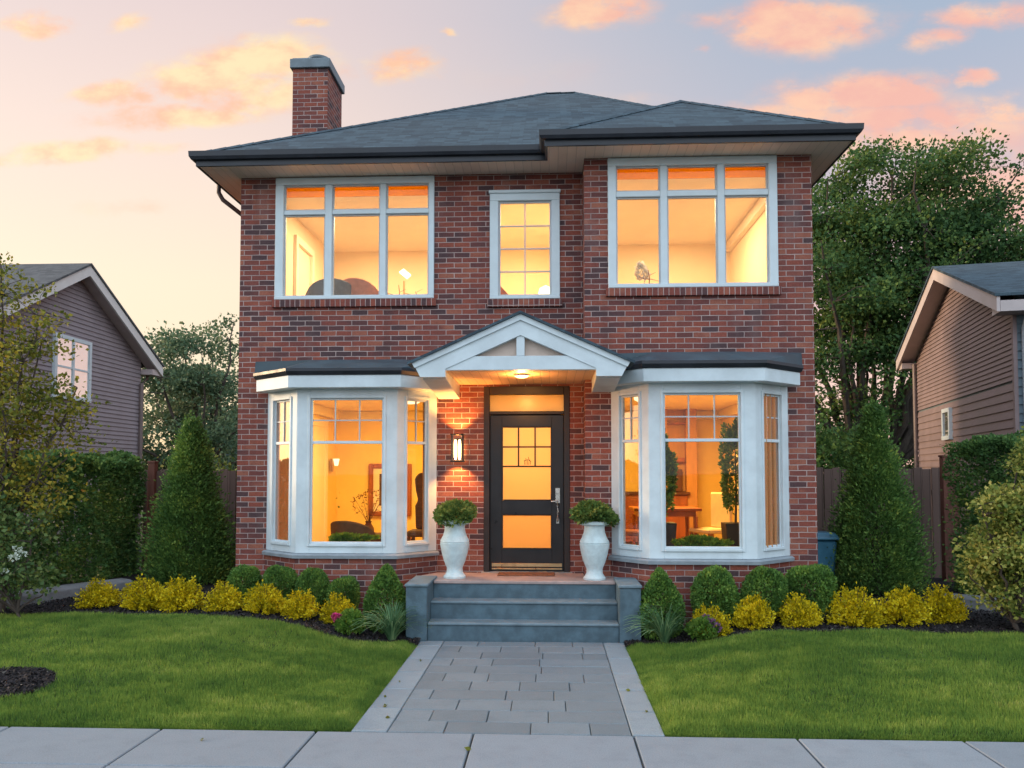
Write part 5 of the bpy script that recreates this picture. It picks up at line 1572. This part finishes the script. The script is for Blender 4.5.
# ------------------------------------------------------------------ trees
def tree(name, loc, label, blobs, nclus, per, leaf, rc, trunk_r, fork_h, nlimb, mat, seed, group=None, starts=None, cat='tree', wfrac=.38, limb_r=None, droop=.0, lobes=0, lobe_r=.8):
    """blobs: crown ellipsoids (x, y, z, rx, ry, rz) relative to loc"""
    E = empty(name, loc, label, cat, group)
    g_ = np.random.default_rng(seed)
    vol = np.array([b[3] * b[4] * b[5] for b in blobs]); pr = vol ** .8 / (vol ** .8).sum()
    bi = g_.choice(len(blobs), nclus, p=pr)
    B = np.array(blobs)[bi]
    d = unit(g_.normal(size=(nclus, 3))); rr = g_.random(nclus) ** .45
    C = B[:, :3] + d * rr[:, None] * B[:, 3:]
    C = C[C[:, 2] > .3]; nclus = len(C)
    if lobes:      # gather the clusters into separate leafy boughs with gaps between them
        cen = [int(g_.integers(nclus))]; dd_ = np.linalg.norm(C - C[cen[0]], axis=1)
        while len(cen) < lobes:
            j = int(np.argmax(dd_ * g_.uniform(.75, 1, nclus))); cen.append(j); dd_ = np.minimum(dd_, np.linalg.norm(C - C[j], axis=1))
        near = np.argmin(np.linalg.norm(C[:, None] - C[cen][None], axis=2), axis=1)
        sz_ = g_.uniform(.7, 1.25, lobes)[near][:, None]
        C = C[cen][near] + np.clip(g_.normal(size=(nclus, 3)), -1.8, 1.8) * np.array([lobe_r, lobe_r, lobe_r * .55]) * .6 * sz_
    # limbs: farthest-point picks
    pick = [int(np.argmax(C[:, 2]))]
    dist = np.linalg.norm(C - C[pick[0]], axis=1)
    while len(pick) < min(nlimb, nclus):
        j = int(np.argmax(dist)); pick.append(j); dist = np.minimum(dist, np.linalg.norm(C - C[j], axis=1))
    q = MB(); nodes = []; nrad = []
    starts = starts or [(0, 0)]
    tops = []
    for sx, sy in starts:
        th_ = fork_h
        top = np.array([sx * .6, sy * .6, th_]); tops.append(top)
        q.tube([(sx, sy, -.2), (sx, sy, .05), (sx * .9 + .04, sy * .9, th_ * .5), tuple(top)], [trunk_r * 1.35, trunk_r * 1.1, trunk_r * .9, trunk_r * .78], 10)
    for j in pick:
        tip_ = C[j]
        top = tops[int(np.argmin([np.linalg.norm(tip_[:2] - t_[:2]) for t_ in tops]))]
        L = np.linalg.norm(tip_ - top)
        mid = top + (tip_ - top) * .45 + np.array([0, 0, .12 * L]) + g_.normal(0, .05 * L, 3)
        pts = []
        for k_ in range(9):
            t_ = k_ / 8
            p = (1 - t_) ** 2 * top + 2 * t_ * (1 - t_) * mid + t_ * t_ * tip_ + g_.normal(0, .012 * L, 3) * (0 < k_ < 8)
            pts.append(p)
        r0 = (limb_r or trunk_r * .55)
        rads = [r0 * (1 - .9 * k_ / 8) + .006 for k_ in range(9)]
        q.tube([tuple(p) for p in pts], rads, 7)
        nodes += pts[2:]; nrad += rads[2:]
    nodes_a = np.array(nodes)
    for i in range(nclus):
        if i in pick: continue
        dd = np.linalg.norm(nodes_a - C[i], axis=1); j = int(np.argmin(dd))
        a_ = nodes_a[j]; m_ = (a_ + C[i]) / 2 + g_.normal(0, .06, 3) * dd[j] + np.array([0, 0, .08 * dd[j]])
        r0 = min(nrad[j] * .6, .012 + .02 * dd[j])
        q.tube([tuple(a_), tuple(m_), tuple(C[i])], [r0, r0 * .6, .004], 5, caps=False)
    t2 = q.build('trunk', M['bark'], None, smooth=True, recalc=False); t2.parent = E
    cr_ = rc * g_.uniform(.6, 1.3, nclus)
    cnt = np.maximum(4, (per * (cr_ / rc) ** 2).astype(int))
    idx = np.repeat(np.arange(nclus), cnt); n = len(idx)
    off = np.clip(g_.normal(size=(n, 3)), -1.7, 1.7) * (cr_[idx] * .46)[:, None] * np.array([1.1, 1.1, .62])
    Pp = C[idx] + off
    out = unit(off + 1e-6)
    D = unit(out * .7 + g_.normal(0, .6, (n, 3)) + [0, 0, .15 - droop])
    Ls = leaf * g_.uniform(.65, 1.35, n)
    V, F = leaf_cards(Pp, D, Ls, Ls * wfrac, rng=g_)
    f_ = fast_mesh('crown', V, F, mat); f_.parent = E
    return E

# the large tree behind the right neighbour
tree('broadleaf_tree', (9.8, 25.0, 0), 'huge dark green broadleaf tree rising behind the right fence and plum house',
     [(.2, 0, 7.8, 2.5, 2.4, 3.0), (2.6, 0, 8.3, 2.3, 2.3, 2.6), (-1.0, 0, 7.2, 1.6, 1.9, 2.6), (3.9, .3, 7.0, 1.5, 1.7, 1.9), (-.2, .3, 10.0, 1.2, 1.4, 1.5), (2.2, 0, 10.9, 1.1, 1.2, 1.3), (.9, 0, 10.6, .9, 1.2, 1.1), (3.5, 0, 9.9, .9, 1.2, 1.1), (2.6, 0, 5.4, 2.3, 2.2, 1.5), (-1.3, 0, 3.6, 1.3, 1.5, 1.5), (0.8, 2, 3.0, 2.2, 1, 1.3), (-1.4, 0, 9.2, .8, 1, 1.0)],
     640, 165, .112, .62, .22, 1.9, 34, M['tree'], 101, lobes=64, lobe_r=1.12, starts=[(-.55, 0), (.35, .3), (1.0, -.1)])
tree('broadleaf_tree', (-12.0, 27.0, 0), 'mid green tree between the mauve house and the brick house',
     [(-.2, 0, 5.0, 1.7, 1.6, 1.9), (-1.5, 0, 4.2, 1.5, 1.5, 1.8), (.5, 0, 3.0, 1.3, 1.5, 1.9), (-1.8, 0, 2.4, 1.6, 1.5, 1.5), (.1, 0, 6.2, .9, .9, .9)],
     230, 85, .12, .55, .15, 1.3, 16, M['tree_far'], 104, lobes=24, lobe_r=.75)
tree('broadleaf_tree', (-13.6, 33.0, 0), 'hazy green tree low behind the mauve house eave',
     [(-.6, 0, 5.2, 2.0, 1.6, 2.0), (-2.0, 0, 5.0, 1.5, 1.5, 1.9), (1.5, 0, 3.6, 1.6, 1.5, 1.9)],
     150, 80, .14, .65, .16, 1.6, 12, M['tree_far'], 107, lobes=18, lobe_r=.85)
tree('broadleaf_tree', (6.3, 21.5, 0), 'low dark bushy tree filling the gap beside the brick house on the right',
     [(0, 0, 1.9, 1.3, 1.0, 1.5), (-1.2, .2, 1.6, 1.1, 1.0, 1.3), (1.3, 0, 1.6, 1.3, 1.0, 1.2)],
     110, 75, .13, .55, .09, .6, 10, M['hedge'], 109)
tree('yellowing_bush', (-6.35, 14.6, 0), 'yellow green bush peeking over the fence behind the left evergreen',
     [(0, 0, 1.5, .8, .6, .75), (1.1, 0, 1.55, .9, .6, .7), (2.0, 0, 1.35, .7, .6, .7)],
     80, 60, .075, .3, .04, .3, 8, M['variegated'], 112, cat='bush')
# thin yellowing tree at the left edge, near the pavement
tree('young_tree', (-6.15, 8.75, .05), 'slender yellowing young tree at the left edge before the hedge',
     [(.0, 0, 3.2, .75, .7, .85), (.25, 0, 2.3, .75, .7, .7), (-.3, 0, 3.8, .5, .5, .5), (-.5, 0, 2.6, .8, .8, 1.0), (.3, -.1, 1.5, .55, .5, .45), (.55, 0, 2.75, .45, .4, .35)],
     300, 34, .052, .20, .035, 1.0, 16, M['yellowing'], 120, limb_r=.016, wfrac=.34)
FS = tree('flowering_shrub', (-5.75, 8.45, .2), 'leafy shrub with white blossom clusters at the left edge of the lawn',
     [(-.3, 0, .85, .5, .4, .5), (-.1, -.05, .5, .42, .4, .35), (-.4, 0, 1.3, .35, .35, .35), (.05, 0, .95, .22, .2, .25)],
     95, 42, .05, .17, .02, .15, 9, M['flowering'], 123, cat='shrub', limb_r=.010)
for i, (sx, sz, r_) in enumerate(((.24, .80, .032), (.15, .76, .028), (.19, .86, .022), (-.20, 1.16, .03), (-.15, .50, .028), (.05, .62, .022))):
    b_ = blob_foliage('blossom', M['petal_white'], None, 46, (r_ * 1.9, r_, r_ * .8), .022, 300 + i, center=(sx, -.30, sz), up=.4, clumps=8, wfrac=.5); b_.parent = FS
tree('pale_gold_shrub', (4.80, 8.6, .1), 'open pale gold leafed shrub at the right edge of the lawn',
     [(.05, 0, .75, .50, .4, .55), (-.15, -.05, .95, .35, .35, .3), (.25, 0, 1.35, .45, .4, .5), (.2, 0, .35, .5, .4, .3), (.4, 0, 1.9, .3, .3, .35), (-.1, 0, 1.45, .3, .3, .22)],
     330, 52, .044, .16, .03, .2, 20, M['variegated'], 126, cat='shrub', limb_r=.014)

# ------------------------------------------------------------------ things seen through the windows
def thing(name, loc, label, cat, rz=0, group=None): return empty(name, loc, label, cat, group, rz)
def local(mb, name, mat, parent, **k):
    o = mb.build(name, mat, None, **k); o.parent = parent; return o
# ceiling lamps
for x, y, lab in ((-2.0, 11.3, 'round ceiling lamp glowing inside the left bay room'), (1.35, 11.2, 'round ceiling lamp glowing inside the right bay room')):
    T = thing('ceiling_lamp', (x, y, CL1), lab, 'ceiling lamp')
    q = MB(); q.lathe([(.09, -.05), (.12, -.03), (.12, -.002)], (0, 0, 0), 20); local(q, 'lamp_base', M['brass'], T, smooth=True)
    q = MB(); q.lathe([(.02, -.12), (.12, -.11), (.17, -.08), (.18, -.05)], (0, 0, 0), 24); local(q, 'lamp_shade', M['shade'], T, smooth=True)
# framed picture
pm, pt = new_mat('landscape_picture')
_co = pt.n('ShaderNodeTexCoord').outputs['Object']
_n = pt.n('ShaderNodeTexNoise', {'Vector': _co, 'Scale': 5.0, 'Detail': 6.0})
_c = pt.ramp(_n.outputs['Fac'], [(.3, (.015, .010, .006)), (.5, (.07, .035, .014)), (.7, (.16, .09, .035))])
pt.link(pt.n('ShaderNodeBsdfPrincipled', {'Base Color': _c, 'Roughness': .6}).outputs[0], pt.out.inputs[0])
T = thing('framed_picture', (-2.82, 14.06, 1.10), 'framed brown picture on the yellow wall of the left bay room', 'picture')
q = MB()
q.box(-.38, -.30, -.05, .03, 0, .92); q.box(.30, .38, -.05, .03, 0, .92); q.box(-.30, .30, -.05, .03, 0, .08); q.box(-.30, .30, -.05, .03, .84, .92)
local(q, 'frame', M['wood_red'], T, bevel=.015)
q = MB(); q.box(-.30, .30, -.01, .02, .08, .84); local(q, 'mount', M['casing_in'], T)
q = MB(); q.box(-.19, .19, -.016, -.011, .18, .74); local(q, 'print', pm, T)
# wall sconce
T = thing('wall_sconce', (-3.76, 13.62, 2.0), 'small glowing sconce beside the white door casing in the left bay room', 'sconce')
q = MB(); q.box(0, .03, -.05, .05, -.12, .1); local(q, 'backplate', M['brass'], T)
q = MB(); q.lathe([(.03, 0), (.055, .12)], (.09, 0, -.02), 14); local(q, 'lamp_shade', M['shade'], T)
# armchairs
def armchair(loc, rz, mat, label, tall=1.0, group=None):
    T = thing('armchair', loc, label, 'armchair', rz, group)
    q = MB(); q.box(-.30, .30, -.30, .26, .22, .44); local(q, 'seat', mat, T, bevel=.05, smooth=True)
    q = MB(); n_ = 12; vs = []
    for i in range(n_ + 1):
        a_ = math.pi * (i / n_); x_, y_ = -.36 * math.cos(a_), .06 + .26 * math.sin(a_)
        hh = tall * (.72 + .28 * math.sin(a_) ** .6)
        x2, y2 = x_ * .82, y_ * .72
        vs += [(x_, y_, .2), (x_ * 1.06, y_ * 1.06, hh), (x2, y2, hh), (x2, y2, .2)]
    fs = []
    for i in range(n_):
        a_ = i * 4; b_ = a_ + 4
        fs += [(a_ + k_, a_ + (k_ + 1) % 4, b_ + (k_ + 1) % 4, b_ + k_) for k_ in range(4)]
    fs += [(0, 3, 2, 1), (n_ * 4, n_ * 4 + 1, n_ * 4 + 2, n_ * 4 + 3)]
    q.add(vs, fs); local(q, 'backrest', mat, T, bevel=.015, smooth=True)
    for sx in (-.24, .24):
        for sy in (-.24, .20):
            l_ = MB(); l_.tube([(sx * 1.1, sy * 1.1, 0), (sx, sy, .23)], [.014, .02], 8); local(l_, 'leg', M['wood_dark'], T)
    return T
ux = at
armchair((ux(330, 10.95), 10.95, FL2), R(200), M['cloth_grey'], 'grey rounded armchair behind the upper left window', 1.28)
armchair((ux(362, 11.1), 11.1, FL2), R(160), M['cloth_peach'], 'peach rounded armchair behind the upper left window', 1.32)
armchair((-2.58, 10.75, FL1), R(150), M['cloth_brown'], 'dark brown armchair low behind the left bay window', .62)
# tall dark wingback seen through the right light of the left bay
T = thing('high_backed_chair', (-1.72, 10.85, FL1), 'tall dark brown high-backed chair in the right light of the left bay', 'chair')
q = MB(); q.box(-.19, .19, -.24, .2, .40, .48); local(q, 'seat', M['cloth_brown'], T, bevel=.02)
q = MB()
prof = [(-.13, .48), (.13, .48), (.135, .80), (.10, .88), (.15, 1.0), (.155, 1.16), (.09, 1.24), (-.08, 1.26), (-.15, 1.18), (-.13, 1.0), (-.10, .88), (-.14, .80)]
vs = [(x, .15, z) for x, z in prof] + [(x, .22, z + .0) for x, z in prof]; n_ = len(prof)
q.add(vs, [tuple(range(n_)), tuple(range(2 * n_ - 1, n_ - 1, -1))] + [(i, i + n_, (i + 1) % n_ + n_, (i + 1) % n_) for i in range(n_)])
local(q, 'backrest', M['cloth_brown'], T, bevel=.02)
for sx in (-.16, .16):
    for sy in (-.2, .17):
        l_ = MB(); l_.box(sx - .02, sx + .02, sy - .02, sy + .02, 0, .4); local(l_, 'leg', M['wood_dark'], T)
# window-sill planters
def planter(x, y, z, w_, label, seed, up=.6):
    T = thing('window_planter', (x, y, z), label, 'planter')
    q = MB(); q.box(-w_, w_, -.07, .07, 0, .09); local(q, 'trough', M['pot_dark'], T, bevel=.008)
    f_ = blob_foliage('foliage', M['herb'], None, 900, (w_ * .95, .08, .055), .05, seed, center=(0, 0, .12), up=1.3, clumps=24, jitter=.7); f_.parent = T
    return T
planter(ux(349, 9.98), 9.98, BZ0 + .03, .24, 'planter of green herbs on the sill inside the left bay window', 401)
planter(ux(700, 9.54), 9.54, BZ0 + .03, .28, 'planter of green herbs on the sill inside the right bay window', 402)
# table with a vase of dry twigs, left room
T = thing('side_table', (-2.36, 11.6, FL1), 'dark side table with slim legs behind the left bay window', 'table')
q = MB(); q.box(-.36, .36, -.25, .25, .30, .34); local(q, 'tabletop', M['wood_red'], T, bevel=.006)
for sx in (-.32, .32):
    for sy in (-.21, .21):
        l_ = MB(); l_.box(sx - .02, sx + .02, sy - .02, sy + .02, 0, .30); local(l_, 'leg', M['wood_red'], T)
T = thing('twig_vase', (-2.62, 11.5, FL1 + .34), 'vase of dry russet twigs on the side table in the left bay room', 'vase')
q = MB(); q.lathe([(.05, 0), (.085, .05), (.08, .12), (.04, .19), (.05, .22)], (0, 0, 0), 20); local(q, 'vase', M['wood_dark'], T, smooth=True)
q = MB(); rg = random.Random(4)
for i in range(16):
    a_ = rg.uniform(0, 6.28); o_ = rg.uniform(.08, .32); h_ = rg.uniform(.24, .46)
    q.tube([(0, 0, .18), (math.cos(a_) * o_ * .5, math.sin(a_) * o_ * .5, .18 + h_ * .5), (math.cos(a_) * o_, math.sin(a_) * o_, .15 + h_)], [.004, .003, .002], 4)
local(q, 'twigs', M['wood_dark'], T)
f_ = blob_foliage('dry_leaves', M['dry'], None, 150, (.24, .2, .19), .03, 410, center=(0, 0, .44), up=.3, clumps=14, jitter=.3); f_.parent = T
# right room: topiaries, dining table, chairs, sideboard, mirror
def topiary(x, y, H, label, seed, pot_h=.50):
    T = thing('potted_topiary', (x, y, FL1), label, 'potted tree', group='potted trees inside the right bay window')
    q = MB(); vs = []
    a_, b_ = .115, .16
    vs = [(-a_, -a_, 0), (a_, -a_, 0), (a_, a_, 0), (-a_, a_, 0), (-b_, -b_, pot_h), (b_, -b_, pot_h), (b_, b_, pot_h), (-b_, b_, pot_h)]
    q.add(vs, [(0, 3, 2, 1), (4, 5, 6, 7), (0, 1, 5, 4), (1, 2, 6, 5), (2, 3, 7, 6), (3, 0, 4, 7)]); local(q, 'pot', M['pot_dark'], T, bevel=.008)
    q = MB(); q.tube([(0, 0, pot_h), (.01, 0, H * .6), (0, 0, H * .95)], [.016, .012, .004], 7); local(q, 'trunk', M['bark'], T)
    f_ = blob_foliage('foliage', M['boxwood'], None, 2600, (.16, .16, (H - pot_h) * .52), .05, seed, center=(0, 0, pot_h + (H - pot_h) * .52), up=.4, clumps=40, jitter=.35); f_.parent = T
topiary(ux(662, 10.35), 10.35, 1.72, 'leafy potted tree at the left of the right bay window front light', 420, .62)
topiary(ux(735, 10.35), 10.35, 1.78, 'leafy potted tree at the right of the right bay window front light', 421, .62)
T = thing('dining_table', (1.70, 11.7, FL1), 'cherry wood dining table seen through the right bay window', 'table')
q = MB(); q.box(-.52, .42, -.4, .4, .72, .76); local(q, 'tabletop', M['wood_red'], T, bevel=.006)
q = MB(); q.box(-.45, .35, -.34, .34, .64, .72); local(q, 'apron', M['wood_red'], T)
for sx in (-.45, .34):
    for sy in (-.34, .34):
        l_ = MB(); l_.tube([(sx, sy, 0), (sx, sy, .64)], [.02, .035], 8); local(l_, 'leg', M['wood_red'], T)
def dining_chair(x, y, rz, mat, label):
    T = thing('dining_chair', (x, y, FL1), label, 'chair', rz)
    q = MB(); q.box(-.22, .22, -.22, .22, .42, .48); local(q, 'seat', mat, T, bevel=.015)
    q = MB(); q.box(-.21, .21, .17, .22, .48, .98); local(q, 'backrest', mat, T, bevel=.02)
    for sx in (-.19, .19):
        for sy in (-.19, .19):
            l_ = MB(); l_.box(sx - .018, sx + .018, sy - .018, sy + .018, 0, .42); local(l_, 'leg', M['wood_red'], T)
dining_chair(2.25, 11.35, R(-60), M['cloth_white'], 'white upholstered dining chair beside the cherry table')
dining_chair(1.05, 10.9, R(75), M['wood_red'], 'wooden dining chair in the left light of the right bay window')
T = thing('sideboard', (1.85, 14.02, FL1), 'cherry wood sideboard against the back wall of the right bay room', 'sideboard')
q = MB(); q.box(-.62, .50, -.22, .22, .08, .88); local(q, 'cabinet', M['wood_red'], T, bevel=.006)
q = MB(); q.box(-.66, .54, -.26, .24, .882, .93); local(q, 'top', M['wood_dark'], T, bevel=.006)
for sx in (-.34, .22):
    d_ = MB(); d_.box(sx - .26, sx + .26, -.236, -.221, .14, .82); dd_ = local(d_, 'door', M['wood_red'], T, bevel=.004)
M_ = M['cabinet_tan']; T = thing('tall_cabinet', (1.92, 14.0, FL1), 'tall tan cabinet with a dark niche at the back of the right bay room', 'cabinet')
q = MB(); q.box(-.10, .10, -.16, .26, .94, 2.75); q.box(.42, .60, -.16, .26, 0.02, 2.75); q.box(.10, .42, .0, .26, .94, 2.75); local(q, 'carcass', M_, T)
q = MB(); q.box(.11, .41, -.12, .0, 1.45, 1.52); q.box(.11, .41, -.12, .0, 2.1, 2.13); local(q, 'shelf', M['wood_red'], T)
q = MB(); q.box(.16, .36, -.10, -.02, .94, 1.32); T2 = thing('dark_box', (1.92, 14.0, FL1), 'small dark box standing in the tall cabinet of the right bay room', 'box'); local(q, 'panel', M['wood_dark'], T2, bevel=.006)
# upstairs: desk lamps, twig ornaments, a leaning picture
T = thing('table_lamp', (ux(403, 12.0), 12.0, FL2), 'small bright tilted lamp behind the upper left window', 'lamp')
q = MB(); q.lathe([(.10, 0), (.10, .02), (.02, .03), (.015, 1.56)], (0, 0, 0), 14); local(q, 'stand', M['brass'], T, smooth=True)
q = MB(); q.add([(-.07, -.04, 1.69), (.04, -.04, 1.60), (.10, -.04, 1.655), (.0, -.04, 1.74), (-.07, .04, 1.69), (.04, .04, 1.60), (.10, .04, 1.655), (.0, .04, 1.74)],
             [(0, 1, 2, 3), (7, 6, 5, 4), (0, 4, 5, 1), (1, 5, 6, 2), (2, 6, 7, 3), (3, 7, 4, 0)]); local(q, 'lamp_shade', lamp_mat('lamp_shade_bright', (1, .86, .62), 4), T)
def twig(x, y, z, label, k_):
    T = thing('twig_ornament', (x, y, z), label, 'ornament')
    q = MB(); q.lathe([(.05, 0), (.05, .012), (.01, .02)], (0, 0, 0), 12); local(q, 'base', M['wood_dark'], T)
    q = MB(); q.tube([(0, 0, 0), (.01, 0, .16), (-.005, 0, .30 * k_)], [.008, .007, .004], 6); q.tube([(0, 0, .15), (-.16, 0, .19)], [.006, .003], 5); q.tube([(0, 0, .16), (.14, .02, .13)], [.006, .003], 5); q.tube([(.01, 0, .2), (.09, 0, .24)], [.004, .002], 5)
    local(q, 'branches', M['wood_red'], T)
twig(ux(398, 10.6), 10.6, 4.085, 'bare twig ornament at the foot of the upper left window', 1.0)
twig(ux(415, 10.6), 10.6, 4.085, 'smaller bare twig ornament near the right jamb of the upper left window', .7)
twig(ux(650, 10.1), 10.1, 4.15, 'bare twig ornament under the white orchid in the upper right window', .9)
T = thing('orchid', (ux(645, 10.2), 10.2, 4.15), 'small white orchid at the foot of the upper right window', 'orchid')
q = MB(); q.lathe([(.04, 0), (.055, .08)], (0, 0, 0), 14); local(q, 'pot', M['pot_dark'], T)
q = MB(); q.tube([(0, 0, .06), (.01, 0, .18), (-.02, 0, .28)], .004, 5); local(q, 'stem', M['blade'], T)
f_ = blob_foliage('bloom', M['white_petal_thin'], None, 160, (.065, .05, .09), .05, 430, center=(-.02, 0, .25), up=.1, clumps=8, wfrac=.55, jitter=.3); f_.parent = T
for x, y, z, lab in ((ux(398, 10.6), 10.62, 0, 'long console under the upper left window'), (ux(650, 10.1), 10.12, 0, 'low console under the upper right window')):
    T = thing('console_table', (x, y, FL2), lab, 'console')
    zt_ = 4.083 - FL2 if 'left' in lab else 4.148 - FL2
    q = MB(); q.box(-.35, .35, -.11, .11, zt_ - .03, zt_); local(q, 'top', M['wood_red'], T)
    for sx in (-.32, .32):
        l_ = MB(); l_.box(sx - .015, sx + .015, -.09, .09, 0, zt_ - .03); local(l_, 'leg', M['wood_red'], T)
T = thing('leaning_picture', (ux(503, 11.0), 11.0, FL2), 'picture leaning behind the narrow middle window', 'picture')
q = MB(); q.add([(-.12, 0, .7), (.16, 0, .7), (.08, .1, 1.12), (-.12, .1, 1.34), (-.12, .03, .7), (.16, .03, .7), (.08, .13, 1.12), (-.12, .13, 1.34)], [(0, 1, 2, 3), (7, 6, 5, 4), (0, 4, 5, 1), (1, 5, 6, 2), (2, 6, 7, 3), (3, 7, 4, 0)])
local(q, 'frame', M['wood_red'], T)
q = MB(); q.box(-.2, .3, -.02, .2, 0, .695); local(q, 'stand', M['casing_in'], T)
T = thing('globe_lamp', (ux(546, 11.6), 11.6, FL2), 'round glowing lamp low in the narrow middle window', 'lamp')
q = MB(); q.lathe([(.09, 0), (.09, .02), (.015, .03), (.012, 1.16)], (0, 0, 0), 14); local(q, 'stand', M['brass'], T)
q = MB(); q.lathe([(.02, 1.15), (.09, 1.19), (.11, 1.26), (.09, 1.33), (.02, 1.37)], (0, 0, 0), 20); local(q, 'lamp_shade', lamp_mat('globe_glow', (1, .82, .5), 3), T, smooth=True)

# dry leaves on the paving
fl = None; rg = random.Random(9)
for i in range(9):
    x, y = [(-1.30, 6.35), (-1.36, 6.62), (-1.22, 6.05), (-1.33, 7.1), (-.55, 5.4), (.66, 6.9), (.74, 6.3), (-2.4, 5.5), (-1.27, 7.9)][i]
    if fl is None:
        V, F = leaf_cards(np.array([[-.02, 0, .002], [-.019, .001, .003]]), np.array([[1., 0, .05], [.96, .25, .12]]), [.042, .036], [.012, .010], fold=.5, rng=np.random.default_rng(2))
        o = fl = fast_mesh('fallen_leaf', V, F, M['yellowing'])
        tag(o, 'tiny dry leaf lying on the stone paving beside the lawn', 'leaf', 'dry leaves on the paving')
    else:
        o = fl.copy(); COL.objects.link(o)
    o.location = (x, y, .008); o.rotation_euler = (rg.uniform(-.15, .15), rg.uniform(-.2, .2), rg.uniform(0, 6.28)); s_ = rg.uniform(.8, 1.3); o.scale = (s_, s_, s_)
